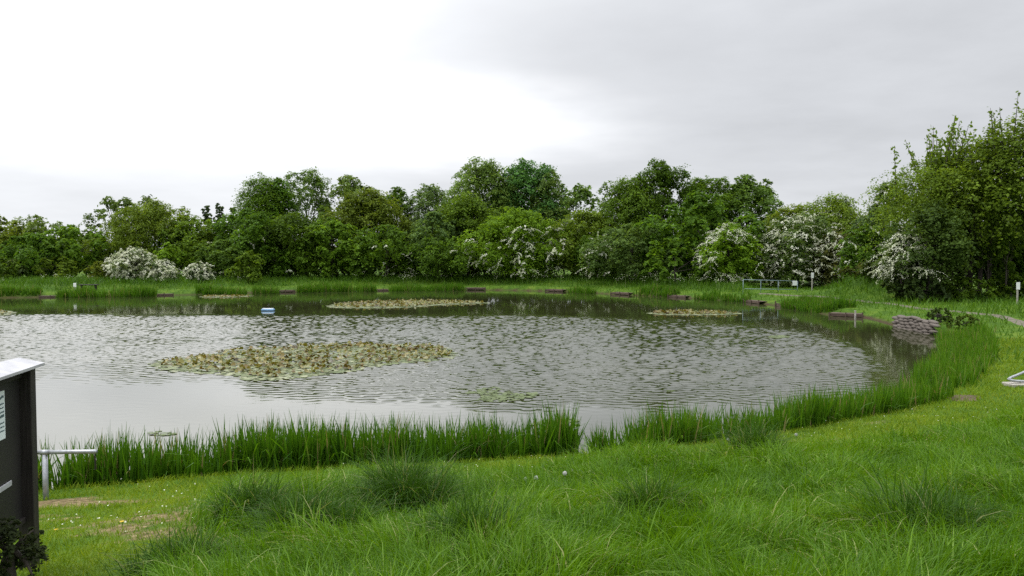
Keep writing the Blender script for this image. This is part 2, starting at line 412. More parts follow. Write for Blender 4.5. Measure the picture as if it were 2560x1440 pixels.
# ------------------------------------------------------------------ ground, water, path
def axis(parts):
    out = []
    for a, b, st in parts: out += list(np.arange(a, b, st))
    return np.array(out + [parts[-1][1]])
RIPPLE = 0.85
gx = axis([(-1500, -300, 150), (-300, -90, 15), (-90, -26, 1.0), (-26, 26, 0.26), (26, 70, 0.8), (70, 120, 3), (120, 300, 15), (300, 1500, 150)])
gy = axis([(-600, -60, 60), (-60, -8, 4), (-8, 30, 0.2), (30, 112, 0.7), (112, 160, 4), (160, 400, 20), (400, 2000, 160)])
XX, YY = np.meshgrid(gx, gy)
S = sdf(XX, YY)
ZZ = ground_z(XX.ravel(), YY.ravel(), S)
nx, ny = len(gx), len(gy)
idx = np.arange(nx * ny).reshape(ny, nx)
quads = np.stack([idx[:-1, :-1], idx[:-1, 1:], idx[1:, 1:], idx[1:, :-1]], -1).reshape(-1, 4)
gr = mesh_np('ground', np.stack([XX.ravel(), YY.ravel(), ZZ], 1), quads, M['ground'], smooth=True,
             attrs={'bare': bare(XX.ravel(), YY.ravel(), S), 'mud': 1 - sstep(S, 0.0, 0.35)})
tag(gr, 'green grass bank and land around the pond', 'ground', kind='structure')

wx = axis([(-95, -44, 1.0), (-44, 32, 0.095), (32, 60, 1.0)]); wy = axis([(9, 14, 0.5), (14, 62, 0.062), (62, 100, 0.8)])
WX, WY = np.meshgrid(wx, wy)
wX, wY = WX.ravel(), WY.ravel()
cgx, cgy = np.meshgrid(np.arange(-96, 62, 1.0), np.arange(8, 102, 1.0))          # coarse table of the distance to the shore
ctab = -sdf(cgx, cgy).reshape(cgx.shape)
ci = np.clip(wX + 96, 0, cgx.shape[1] - 1.001); cj = np.clip(wY - 8, 0, cgx.shape[0] - 1.001)
i0, j0 = ci.astype(int), cj.astype(int); fi, fj = ci - i0, cj - j0
ws = (ctab[j0, i0] * (1 - fi) + ctab[j0, i0 + 1] * fi) * (1 - fj) + (ctab[j0 + 1, i0] * (1 - fi) + ctab[j0 + 1, i0 + 1] * fi) * fj
wpx = wX / np.maximum(wY, 1) * F + 1280
gust = fbm(wX * 0.10, wY * 0.22, 181, 4)
calm = np.interp(wpx, [0, 1300, 1700, 1900, 2050, 2150, 2250, 2300], [57.7, 55.7, 52.4, 49.5, 45, 38, 29.5, 24])
wind = np.minimum(sstep(calm - 1.0 - wY + (gust - 0.5) * 4, 0, 4.5), sstep(wY + 0.12 * np.minimum(wX + 4, 30) + (gust - 0.5) * 7, 20.5, 28))
wind = wind * (1 - 0.5 * sstep(-wX - 0.25 * wY, 3.0, 8.0) * (1 - sstep(wY, 27, 36))) * sstep(ws, 1.0, 5.0)
wind = wind * (0.80 + 0.45 * sstep(gust, 0.3, 0.7))
wz = np.zeros(len(wX))
for k in range(64):                                                               # wavelets driven from the far left
    lam = rng.uniform(0.17, 0.46); th = rng.normal(R(78), R(36)); kk = 2 * math.pi / lam
    wz += (0.030 * lam / math.sqrt(1.0)) * 0.158 * np.sin(kk * (wX * math.cos(th) + wY * math.sin(th)) + rng.uniform(0, 6.3))
wz *= RIPPLE * (0.03 + wind)
wi = np.arange(len(wx) * len(wy)).reshape(len(wy), len(wx))
wq = np.stack([wi[:-1, :-1], wi[:-1, 1:], wi[1:, 1:], wi[1:, :-1]], -1).reshape(-1, 4)
keep = ws > -2.5
wq = wq[keep[wq].all(1)]
used = np.zeros(len(wX), bool); used[wq.ravel()] = True; remap = np.cumsum(used) - 1
wa = mesh_np('water', np.stack([wX, wY, wz], 1)[used], remap[wq], M['water'], attrs={'wind': wind[used]}, smooth=True)
tag(wa, 'rippled grey pond water reflecting the overcast sky', 'water', kind='structure')

def strip(name, pts, half, mat, lift=0.035, sub=6, edge=0.25):
    pts = np.array(pts)
    c = []
    for i in range(len(pts) - 1):
        p0, p1, p2, p3 = pts[max(i - 1, 0)], pts[i], pts[i + 1], pts[min(i + 2, len(pts) - 1)]
        for t in np.arange(sub) / sub:
            c.append(0.5 * (2 * p1 + (p2 - p0) * t + (2 * p0 - 5 * p1 + 4 * p2 - p3) * t * t + (3 * p1 - p0 - 3 * p2 + p3) * t ** 3))
    c = np.array(c + [pts[-1]])
    t = unit(np.gradient(c, axis=0)); n = np.stack([-t[:, 1], t[:, 0]], 1)
    ks = np.linspace(-1, 1, 7); V = []
    for k in ks:
        wv = half * (1 + edge * (vnoise(np.arange(len(c)) * 0.6, np.full(len(c), k * 3 + 9), 5) - 0.5))
        q = c + n * (k * wv)[:, None]
        V.append(np.stack([q[:, 0], q[:, 1], ground_z(q[:, 0], q[:, 1]) + lift - 0.05 * abs(k) ** 4], 1))
    V = np.stack(V, 1); nn = len(c); ii = np.arange(nn * 7).reshape(nn, 7)
    q = np.stack([ii[:-1, :-1], ii[:-1, 1:], ii[1:, 1:], ii[1:, :-1]], -1).reshape(-1, 4)
    return mesh_np(name, V.reshape(-1, 3), q, mat, smooth=True)
path_pts = [P(1900, 733, 0.6)[:2], P(2060, 741, 0.6)[:2], P(2180, 753, 0.6)[:2], P(2300, 766, 0.6)[:2], P(2420, 778, 0.6)[:2], P(2510, 790, 0.6)[:2], P(2590, 815, 0.65)[:2], P(2680, 880, 0.8)[:2], P(2750, 980, 0.9)[:2]]
pa = strip('path', path_pts, 0.36, M['gravel'], lift=0.05)
tag(pa, 'narrow gravel footpath curving below the right hand trees', 'path', kind='structure')

# ------------------------------------------------------------------ blades and leaves
def blades(base, height, width, lean_dir, lean, droop, tint, K=3, width_pow=1.0):
    """curved ribbons; base (N,3); returns verts, faces, tint"""
    n = len(base)
    ld = np.stack([np.cos(lean_dir), np.sin(lean_dir), np.zeros(n)], 1)
    face = rng.uniform(0, 2 * math.pi, n)
    wd = np.stack([np.cos(face), np.sin(face), np.zeros(n)], 1)
    V = np.zeros((n, K + 1, 2, 3), np.float32)
    for k in range(K + 1):
        t = k / K
        up = height * (t - droop * t ** 3 * 0.55)
        out = height * (lean * t + droop * t ** 2.2 * 0.8)
        p = base + ld * out[:, None]; p[:, 2] += up
        w = width * max(0.06, (1 - t ** (1.6 * width_pow))) * 0.5
        V[:, k, 0] = p - wd * w[:, None]; V[:, k, 1] = p + wd * w[:, None]
    b = np.arange(n)[:, None, None] * (2 * (K + 1))
    q = np.array([[2 * k, 2 * k + 1, 2 * k + 3, 2 * k + 2] for k in range(K)])[None]
    return V.reshape(-1, 3), (b + q).reshape(-1, 4), np.repeat(tint, 2 * (K + 1))
def cards(c, n, L, Wd, tint, t=None):
    n = unit(n)
    if t is None: t = rng.normal(size=c.shape)
    t = unit(t - n * (t * n).sum(1, keepdims=True)); b = np.cross(n, t)
    L = np.asarray(L)[..., None] * 0.5; Wd = np.asarray(Wd)[..., None] * 0.5
    V = np.stack([c - t * L, c + b * Wd - t * L * 0.1, c + t * L, c - b * Wd - t * L * 0.1], 1).reshape(-1, 3)
    return V, np.arange(len(c) * 4).reshape(-1, 4), np.repeat(tint, 4)

# ------------------------------------------------------------------ near grass
def scatter(n, xlo, xhi, ylo, yhi):
    return rng.uniform(xlo, xhi, n), rng.uniform(ylo, yhi, n)
def near_wedge(n, ylo, yhi, side=2.0, p=1.0):
    u = rng.uniform(0, 1, n); y = ylo + (yhi - ylo) * u ** p
    x = rng.uniform(-1, 1, n) * (0.68 * y + side)
    return x, y
def grass_long():
    n = 480000
    x, y = near_wedge(n, 2.2, 22.0, 4.5, 1.35)
    s = sdf(x, y)
    lg = longgrass(x, y, s)
    clump = fbm(x * 1.6, y * 1.6, 51)
    keep = (s > 0.9) & (rng.uniform(0, 1, n) < lg * (0.35 + 0.9 * clump))
    x, y, s, lg, clump = [q[keep] for q in (x, y, s, lg, clump)]
    n = len(x)
    z = ground_z(x, y, s) - 0.02
    h = (0.12 + 0.48 * clump ** 1.4) * rng.uniform(0.55, 1.3, n) * (0.55 + 0.45 * lg)
    ld = 2 * math.pi * fbm(x * 0.9, y * 0.9, 61, 2) * 2 + rng.normal(0, 0.9, n)
    tall = rng.uniform(0, 1, n) < 0.035
    h = np.where(tall, h * 1.35, h)
    tint = np.clip(rng.normal(0.44, 0.15, n) + (clump - 0.5) * 0.35, 0, 0.9); pale = rng.uniform(0, 1, n) < 0.08
    tint = np.where(pale, rng.uniform(0.9, 1.05, n), tint)
    droop = np.where(pale, rng.uniform(0.7, 1.4, n), np.clip(rng.normal(0.5, 0.3, n), 0, 1.2))
    wd = rng.uniform(0.007, 0.017, n) * (0.75 + 0.05 * y)
    V, Fc, T = blades(np.stack([x, y, z], 1), h, wd, ld, rng.uniform(0.05, 0.4, n), droop, tint, K=4)
    o = mesh_np('long_grass', V, Fc, M['grass'], attrs={'tint': T})
    tag(o, 'long lush green grass covering the near slope', 'grass', kind='stuff')
def grass_short():
    n = 520000
    x, y = near_wedge(n, 2.6, 34.0, 4.5, 1.5)
    s = sdf(x, y)
    lg = longgrass(x, y, s); ba = bare(x, y, s)
    keep = (s > 0.02) & (rng.uniform(0, 1, n) < (1 - lg) * (1 - 0.8 * ba))
    x, y, s = x[keep], y[keep], s[keep]; n = len(x)
    z = ground_z(x, y, s) - 0.01
    h = (0.035 + 0.06 * fbm(x * 1.2, y * 1.2, 71)) * rng.uniform(0.6, 1.4, n) * (1 + 0.03 * y)
    V, Fc, T = blades(np.stack([x, y, z], 1), h, rng.uniform(0.006, 0.012, n) * (0.7 + 0.06 * y), rng.uniform(0, 6.3, n), rng.uniform(0.1, 0.6, n), rng.uniform(0, 0.8, n),
                      np.clip(rng.normal(0.5, 0.16, n), 0, 1), K=2)
    o = mesh_np('short_grass', V, Fc, M['lawn'], attrs={'tint': T})
    tag(o, 'short yellow green turf along the water margin', 'grass', kind='stuff')
grass_long(); grass_short()

def verge():
    n = 260000
    x = rng.uniform(-75, 62, n); y = rng.uniform(26, 112, n)
    s = sdf(x, y)
    right = sstep(x, 10, 25) * (1 - sstep(y, 62, 74))
    keep = (s > 0.12) & (s < 17) & (np.abs(x) < 0.72 * y + 4)
    strip_ = np.maximum(sstep(s, 2.6, 4.2) * (1 - 0.55 * right) * (fbm(x * 0.25, y * 0.25, 83) * 0.8 + 0.35), 1.0 * np.exp(-(((x - MOUND[0] - 2) / 6) ** 2 + ((y - MOUND[1] - 4) / 6) ** 2)))      # uncut growth in front of the trees
    strip_ = strip_ * (1 - sstep(x / y, 0.29, 0.31) * (1 - sstep(x / y, 0.38, 0.41)))
    keep &= rng.uniform(0, 1, n) < (0.35 + 0.65 * strip_)
    x, y, s, st, right = [q[keep] for q in (x, y, s, strip_, right)]; n = len(x)
    # trodden path stays free
    pp = np.array(path_pts); dmin = np.full(n, 9.0)
    for i in range(len(pp) - 1):
        e = pp[i + 1] - pp[i]; t = np.clip(((x - pp[i, 0]) * e[0] + (y - pp[i, 1]) * e[1]) / (e @ e), 0, 1)
        dmin = np.minimum(dmin, np.hypot(x - pp[i, 0] - t * e[0], y - pp[i, 1] - t * e[1]))
    k = dmin > rng.uniform(0.15, 0.75, n)
    x, y, s, st = x[k], y[k], s[k], st[k]; n = len(x)
    z = ground_z(x, y, s) - 0.02
    h = (0.16 + 0.34 * fbm(x * 0.4, y * 0.4, 91)) * rng.uniform(0.6, 1.4, n) + st * rng.uniform(0.3, 0.9, n)
    V, Fc, T = blades(np.stack([x, y, z], 1), h, rng.uniform(0.03, 0.07, n), rng.uniform(0, 6.3, n), rng.uniform(0.1, 0.5, n), rng.uniform(0, 0.8, n),
                      np.clip(rng.normal(0.55, 0.18, n) - st * 0.18, 0, 1), K=2)
    o = mesh_np('bank_grass', V, Fc, M['verge'], attrs={'tint': T})
    tag(o, 'rough green grass and weeds along the far bank', 'grass', kind='stuff')
verge()

# ------------------------------------------------------------------ reeds
def reed_bed(name, label, px_line, width, fans_per_m, hgt, inwater=0.0, per=6, lw=0.033, group=None, dens=None, lean=0.17, mat='reed', zoff=0.0, tmean=0.45):
    pts = np.array([P(a, b, 0.0)[:2] for a, b in px_line])
    seg = np.linalg.norm(np.diff(pts, axis=0), axis=1); cum = np.concatenate([[0], np.cumsum(seg)])
    nf = int(cum[-1] * fans_per_m * max(width, 0.3))
    u = rng.uniform(0, cum[-1], nf)
    cx = np.interp(u, cum, pts[:, 0]); cy = np.interp(u, cum, pts[:, 1])
    ti = np.clip(np.searchsorted(cum, u) - 1, 0, len(seg) - 1); tv = unit(np.diff(pts, axis=0))[ti]
    nrm = np.stack([-tv[:, 1], tv[:, 0]], 1)
    off = rng.uniform(-0.5, 0.5, nf) * width
    x, y = cx + nrm[:, 0] * off, cy + nrm[:, 1] * off
    d = fbm(x * 0.9, y * 0.9, 101)
    keep = rng.uniform(0, 1, nf) < np.clip(0.16 + 1.6 * (d - 0.16), 0.15, 1)
    x, y, d, u = x[keep], y[keep], d[keep], u[keep]; nf = len(x)
    hf = hgt * (0.62 + 0.55 * d) * rng.uniform(0.72, 1.2, nf)
    x = np.repeat(x, per) + rng.normal(0, 0.035, nf * per); y = np.repeat(y, per) + rng.normal(0, 0.035, nf * per)
    h = np.repeat(hf, per) * rng.uniform(0.55, 1.12, nf * per)
    z = np.minimum(ground_z(x, y), 0.6); z = np.maximum(z, -0.25) - 0.02
    h = h + np.maximum(0, -z)
    n = len(x)
    bent = rng.uniform(0, 1, n) < 0.10
    ln = np.abs(rng.normal(0, lean, n)); dr = np.where(bent, rng.uniform(0.4, 1.0, n), rng.uniform(0, 0.10, n))
    t = np.clip(rng.normal(tmean, 0.17, n), 0, 0.95); t = np.where(rng.uniform(0, 1, n) < 0.05, 1.0, t)
    V, Fc, T = blades(np.stack([x, y, z], 1), h, lw * rng.uniform(0.7, 1.25, n), rng.uniform(0, 6.3, n), ln, dr, t, K=4, width_pow=1.5)
    o = mesh_np(name, V, Fc, M[mat], attrs={'tint': T})
    return tag(o, label, 'reeds', group, 'stuff')
GN = 'reed beds along the near bank'
reed_bed('reeds', 'dense dark green sword leaved reeds from the handrail to the gap in the near bank', [(-350, 1275), (60, 1240), (350, 1216), (620, 1188), (900, 1172), (1200, 1158), (1425, 1142)], 1.0, 150, 0.94, group=GN, lw=0.036)
reed_bed('reeds', 'sparse short reeds with water showing between them right of the near gap', [(1468, 1143), (1540, 1138), (1640, 1128)], 0.6, 45, 0.62, group=GN, lean=0.25)
reed_bed('reeds', 'long band of bright green reeds curving right from the near gap', [(1590, 1128), (1760, 1112), (1920, 1090), (2080, 1060), (2220, 1036), (2330, 1008)], 1.2, 100, 0.82, group=GN, tmean=0.55)
reed_bed('reeds', 'broad bed of pale green reeds at the right corner of the pond', [(2335, 985), (2385, 945), (2420, 905), (2415, 872), (2400, 850)], 1.9, 46, 0.78, group=GN, lw=0.03, tmean=0.6, lean=0.16)
GF = 'reed beds along the far bank'
for lab, line, w_, f_, h_ in [
        ('dark reed bed at the far bank, leftmost in the photo', [(-200, 748), (-20, 744), (105, 742)], 1.6, 13, 0.95),
        ('wide reed bed on the far bank below the white bushes', [(150, 743), (270, 742), (390, 740)], 1.6, 14, 1.05),
        ('reed bed on the far bank between two timber pegs below the tall tree', [(490, 736), (560, 735), (615, 734)], 1.4, 13, 0.85),
        ('narrow reed clump on the far bank left of the brown peg', [(630, 734), (695, 733)], 1.4, 13, 0.85),
        ('tall straight reed bed behind the second lily patch, left half', [(745, 731), (840, 729), (940, 728)], 1.6, 14, 1.05),
        ('tall reed bed behind the second lily patch, right half', [(975, 728), (1060, 727), (1160, 726)], 1.6, 14, 0.95),
        ('thin upright reeds on the far bank right of the middle peg', [(1420, 731), (1450, 732), (1480, 734)], 1.2, 12, 0.9),
        ('reed clump beside the dark timber peg under the sycamore', [(1590, 738), (1660, 741), (1690, 743)], 1.4, 11, 0.8),
        ('green reed fringe in front of the blue railing', [(1750, 747), (1810, 752), (1880, 756)], 1.3, 12, 0.75),
        ('thick reed fringe in front of the signpost with a white plate', [(1985, 769), (2050, 780), (2110, 786)], 1.8, 16, 0.85)]:
    reed_bed('reeds', lab, line, w_ * 1.15, f_ * 3.2, h_ * 0.95, per=7, lw=0.05, group=GF, tmean=0.5)

# ------------------------------------------------------------------ trees
def tube_np(mb, a, b, r0, r1, bend=0.1, n=6, seg=4):
    a, b = np.array(a, float), np.array(b, float); L_ = np.linalg.norm(b - a); o = rng.normal(0, bend * L_ * 0.4, 3) * np.array([1, 1, 0.3])
    pts = [a + (b - a) * t + o * math.sin(math.pi * t) for t in np.linspace(0, 1, seg + 1)]
    mb.tube(pts, [r0 + (r1 - r0) * t for t in np.linspace(0, 1, seg + 1)], n)
def crown_lobes(w, d, h0, h1, nl, rr=(0.13, 0.22), skew=0.0):
    """overlapping lobes filling a domed envelope that is widest below its middle"""
    out = []; H_ = h1 - h0; m0 = min(w, H_ * 1.1); ph = rng.uniform(0, 6.3)
    for i in range(nl):
        t = ((i + rng.uniform(0, 1)) / nl) ** 0.85
        r = rng.uniform(*rr) * m0 * (1.0 - 0.25 * t)
        p = math.sqrt(max(0.02, 1 - (max(0, t - 0.32) / 0.68) ** 2.2)) if t > 0.32 else 0.80 + 0.20 * t / 0.32
        a = ph + i * 2.39996 + rng.normal(0, 0.35)
        p *= 1.06 + 0.13 * math.sin(2 * a + ph * 3) + 0.14 * math.sin(3 * a - 5 * t + ph) + 0.10 * math.sin(9 * t + 2 * ph)
        q = math.sqrt(rng.uniform(0.30, 1.12))
        z = h0 + 0.6 * r + t * max(0.1, H_ - 1.55 * r)
        out.append((math.cos(a) * max(0, w / 2 * p - 0.75 * r) * q + skew * (z - (h0 + h1) / 2), math.sin(a) * max(0, d / 2 * p - 0.75 * r) * q, z, r))
    return np.array(out)
def foliage(lobes, leaf, count, flat=0.45, up=0.55, spread=0.30, dens=1.0, zmin=0.1):
    r = lobes[:, 3]; wgt = r ** 2 / (r ** 2).sum()
    per = 16; nc = max(20, int(count / per))
    li = rng.choice(len(lobes), nc, p=wgt)
    v = unit(rng.normal(size=(nc, 3)) + np.array([0, 0, 0.35]))
    rad = rng.uniform(0.62, 1.06, nc) * np.where(rng.uniform(0, 1, nc) < 0.10, rng.uniform(1.1, 1.38, nc), 1)
    c = lobes[li, :3] + v * (lobes[li, 3] * rad)[:, None]
    cr = lobes[li, 3] * spread * rng.uniform(0.7, 1.3, nc)
    ct = np.clip(rng.normal(0.5, 0.20, nc) + (rng.uniform(0, 1, len(lobes))[li] - 0.5) * 0.35, 0, 1)
    p = np.repeat(c, per, 0); vv = np.repeat(v, per, 0); cc = np.repeat(cr, per)
    off = rng.normal(size=p.shape)
    axis_n = unit(vv * 0.6 + np.array([0, 0, 0.6]))
    off -= axis_n * ((off * axis_n).sum(1) * (1 - flat))[:, None]
    p = p + off * (cc * 0.62)[:, None]
    p[:, 2] -= 0.25 * cc * (np.linalg.norm(off, axis=1) - 1)
    nn = unit(vv * 0.45 + np.array([0, 0, up]) + rng.normal(0, 0.38, p.shape))
    t = np.clip(np.repeat(ct, per) + rng.normal(0, 0.13, len(p)), 0, 1)
    k = p[:, 2] > zmin
    p, nn, t = p[k], nn[k], t[k]
    sz = leaf * rng.uniform(0.65, 1.35, len(p))
    return cards(p, nn, sz * 1.25, sz * 0.85, t)
def sprays(lobes, n, length, size, per=34, zlo=0.3, sel=None, up=0.25):
    """flower-laden arching twigs on the outside of the lobes"""
    r = lobes[:, 3]; li = rng.choice(len(lobes), n, p=r ** 2 / (r ** 2).sum())
    v = unit(rng.normal(size=(n, 3)) * np.array([1, 1, 0.8]) + np.array([0, -0.45, up]))
    c = lobes[li, :3] + v * (r[li] * rng.uniform(0.9, 1.1, n))[:, None]
    if sel is not None:
        k = sel(c); c, v = c[k], v[k]; n = len(c)
    size = size * 0.62
    d = unit(v * np.array([0.7, 0.7, 0.3]) + rng.normal(0, 0.75, (n, 3)) * np.array([1, 1, 0.3]) + np.array([0, 0, 0.15])); Ln = 1.25 * length * rng.uniform(0.5, 1.3, n)
    t = np.tile(np.linspace(0, 1, per), n); ii = np.repeat(np.arange(n), per)
    p = c[ii] + d[ii] * (t * Ln[ii])[:, None]; p[:, 2] -= 0.50 * Ln[ii] * t ** 2
    p += rng.normal(0, size * 0.50, p.shape)
    k = p[:, 2] > zlo; p = p[k]; ii = ii[k]
    nn = unit(np.array([0, 0, 0.8]) + v[ii] * 0.6 + rng.normal(0, 0.5, p.shape))
    sz = size * rng.uniform(0.6, 1.4, len(p))
    return cards(p, nn, sz, sz * 0.8, np.clip(np.repeat(rng.uniform(0.2, 0.9, n), per)[k] + rng.normal(0, 0.15, len(p)), 0, 1))
def join(parts):
    V, Fc, T, b = [], [], [], 0
    for v, f, t in parts: V.append(v); Fc.append(f + b); T.append(t); b += len(v)
    return np.concatenate(V), np.concatenate(Fc), np.concatenate(T)
def shoots(base, n, length, leaf, spread, lean=0.0, per=44):
    """long upright leafy wands standing out of a crown"""
    b = np.array(base) + rng.normal(size=(n, 3)) * np.array(spread)
    dx = rng.normal(0, 0.16, (n, 2)); dx[:, 0] += lean
    L_ = length * rng.uniform(0.68, 1.12, n) * (1 - 0.25 * np.minimum(1, np.abs(dx[:, 0])))
    t = np.tile(np.linspace(0.30, 1, per), n); ii = np.repeat(np.arange(n), per)
    def at(i, q): return np.stack([b[i, 0] + dx[i, 0] * L_[i] * q ** 0.85, b[i, 1] + dx[i, 1] * L_[i] * q ** 0.85, b[i, 2] + L_[i] * q], -1)
    p = at(ii, t)
    mb = MB()
    for i in range(n):
        mb.tube([at(i, q) for q in (0, 0.35, 0.7, 1.0)], [0.06, 0.05, 0.03, 0.012], 5)
    p += rng.normal(0, leaf * 0.55, p.shape)
    nn = unit(rng.normal(size=p.shape)); sz = leaf * rng.uniform(0.7, 1.3, len(p))
    return cards(p, nn, sz * 1.4, sz * 0.8, np.clip(rng.normal(0.4, 0.15, len(p)), 0, 1)), mb

NLEAF = 0
def tree(name, label, cat, px, top, hw, Y, col, low=0.06, lobes=16, leaf=0.22, cover=1.0, rr=(0.13, 0.22), depth=1.0, stems=1, flowers=None, sub=None,
         skew=0.0, flat=0.45, trunk_r=None, group=None, spread=0.30, tops=0, wands=None, base_z=None, zc=None):
    global NLEAF
    top_p = PD(px, top, Y); x = top_p[0]
    if cat == 'tree' and name != 'poplar_tree': hw *= 1.24
    if name == 'tree': leaf *= rng.uniform(0.75, 1.25); q = rng.uniform(0.8, 1.25); rr = (rr[0] * q, rr[1] * q); col = tuple(np.array(col) * rng.uniform(0.95, 1.06, 3) * rng.uniform(0.92, 1.14) * np.array([0.95, 1.03, 1.0]))
    z0 = gz(x, Y) if base_z is None else base_z
    h = top_p[2] - z0; w = 2 * hw * Y / F
    o = thing(name, label, cat, (x, Y, z0), group=group)
    lb = crown_lobes(w, min(w, 9.0) * depth, h * low, h, int(lobes * 1.7), rr, skew)
    for i in range(tops):
        rt = rng.uniform(0.08, 0.13) * w; xx = rng.uniform(-0.34, 0.34) * w
        lb = np.vstack([lb, [xx + skew * h * 0.35, rng.uniform(-0.15, 0.15) * w, h * (1.0 - 0.28 * (2 * xx / w) ** 2) * rng.uniform(0.93, 1.03) - rt, rt]])
    count = int(min(40000, max(2500, cover * 11.0 * w * (h * (1 - low)) / (leaf * leaf))))
    parts = [foliage(lb, leaf, count, flat=flat, spread=spread)]
    mb = MB()
    tr = trunk_r or max(0.07, 0.018 * h)
    for s_ in range(stems):
        bx, by = (0, 0) if stems == 1 else rng.normal(0, 0.09 * w, 2)
        tp = (bx * 1.4 + skew * h * 0.2, by * 1.4, h * 0.62)
        tube_np(mb, (bx, by, -0.3), tp, tr * (1.25 if stems == 1 else 0.8), tr * 0.4, 0.06, 8, 6)
        for q in rng.choice(len(lb), min(len(lb), max(4, 9 // stems)), replace=False):
            f = rng.uniform(0.35, 0.9)
            a = np.array([bx, by, 0]) + (np.array(tp) - np.array([bx, by, 0])) * f
            tube_np(mb, a, lb[q, :3] + np.array([0, 0, lb[q, 3] * 0.5]), tr * 0.42, tr * 0.10, 0.12, 5, 4)
    if wands:
        cw, mw = shoots(*wands(w, h)); parts.append(cw)
        b = len(mb.v); mb.v += mw.v; mb.f += [tuple(i + b for i in f) for f in mw.f]
    V, Fc, T = join(parts); NLEAF += len(Fc)
    c = mesh_np('crown', V, Fc, M['leaf'], o, attrs={'tint': T}); c.color = (*col, 1)
    mb.build('trunk', M['bark'], o, smooth=True)
    if flowers:
        n, ln, sz, fn = flowers
        V, Fc, T = sprays(lb, n, ln, sz, sel=(lambda c: fn(c, w, h)) if fn else None); NLEAF += len(Fc)
        mesh_np('blossom', V, Fc, M['blossom'], o, attrs={'tint': T})
    return o

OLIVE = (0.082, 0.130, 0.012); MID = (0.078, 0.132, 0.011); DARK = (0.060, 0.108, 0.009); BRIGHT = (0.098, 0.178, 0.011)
GREY = (0.078, 0.115, 0.036); ASH = (0.090, 0.130, 0.028); BROWN = (0.086, 0.120, 0.013); YEL = (0.095, 0.125, 0.016); FARC = (0.055, 0.085, 0.040)
GT = 'trees of the far wood'
# --- left
tree('tree', 'brownish tree cut off by the left edge of the photo', 'tree', -25, 528, 70, 96, BROWN, group=GT)
tree('tree', 'pale airy tree top behind the brownish tree at the left edge', 'tree', 85, 537, 75, 108, ASH, low=0.3, cover=0.55, group=GT, tops=3)
tree('tree', 'dark green rounded tree low behind the far left reed bed', 'tree', 75, 578, 75, 94, DARK, group=GT)
tree('tree', 'mid green tree between the left edge trees and the broad brown tree', 'tree', 175, 560, 75, 97, OLIVE, group=GT)
tree('tree', 'feathery ash tree poking out above the broad brownish tree', 'tree', 290, 486, 62, 106, ASH, low=0.45, cover=0.5, lobes=12, rr=(0.10, 0.17), group=GT, tops=4)
tree('tree', 'small feathery tree top right of the feathery ash', 'tree', 362, 488, 45, 107, ASH, low=0.4, cover=0.5, lobes=10, group=GT, tops=3)
tree('tree', 'broad brownish green tree above the white bushes on the left', 'tree', 385, 500, 135, 101, BROWN, lobes=24, group=GT)
tree('tree', 'olive tree sloping down right of the broad brownish tree', 'tree', 475, 535, 80, 100, OLIVE, group=GT)
for i, (px, tp, hw, lb_) in enumerate([(517, 510, 18, 'slim distant poplar, leftmost of the three on the skyline'), (548, 508, 17, 'slim distant poplar, middle one of the three on the skyline'), (582, 514, 18, 'slim distant poplar, right one of the three beside the tall dark tree')]):
    tree('poplar_tree', lb_, 'tree', px, tp, hw, 150, FARC, low=0.1, lobes=14, leaf=0.4, rr=(0.2, 0.34), group='slim distant poplars')
# --- centre left
tree('tree', 'tall dark green tree with a narrow top at the left of the wood', 'tree', 655, 434, 58, 106, MID, lobes=20, rr=(0.2, 0.34), group=GT, tops=3)
tree('tree', 'narrow spire topped tree beside the tall dark tree', 'tree', 697, 440, 34, 107, DARK, lobes=16, rr=(0.2, 0.34), group=GT, tops=2)
tree('tree', 'open crowned tree with sky showing through, left of the pair', 'tree', 765, 424, 62, 111, ASH, low=0.35, cover=0.62, lobes=18, rr=(0.10, 0.17), group=GT, tops=4)
tree('tree', 'open crowned tree with sky showing through, right of the pair', 'tree', 872, 436, 78, 112, ASH, low=0.35, cover=0.6, lobes=18, rr=(0.10, 0.17), group=GT, tops=5)
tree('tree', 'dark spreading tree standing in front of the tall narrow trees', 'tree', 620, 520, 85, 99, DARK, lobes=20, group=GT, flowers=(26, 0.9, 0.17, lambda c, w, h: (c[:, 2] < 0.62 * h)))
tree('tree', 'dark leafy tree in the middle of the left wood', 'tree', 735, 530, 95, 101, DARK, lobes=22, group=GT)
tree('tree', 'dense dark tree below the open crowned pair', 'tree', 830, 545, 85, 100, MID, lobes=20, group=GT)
tree('tree', 'brownish green domed tree right of the open crowned pair', 'tree', 925, 470, 95, 106, BROWN, lobes=22, group=GT, tops=2)
tree('tree', 'dark pointed tree top right of the brownish dome', 'tree', 990, 464, 40, 112, DARK, lobes=14, rr=(0.2, 0.34), group=GT, tops=2)
tree('tree', 'dark tree behind the far bank with a few white sprays', 'tree', 965, 560, 90, 101, DARK, lobes=20, group=GT, flowers=(34, 0.9, 0.16, lambda c, w, h: (c[:, 2] < 0.6 * h) & (c[:, 0] > -0.1 * w)))
tree('tree', 'grey green feathery tree left of the tallest tree', 'tree', 1080, 458, 68, 111, GREY, low=0.2, cover=0.75, lobes=18, group=GT, tops=4)
tree('tree', 'silvery willow leaning in front of the grey feathery tree', 'tree', 1085, 525, 62, 104, GREY, lobes=18, group=GT)
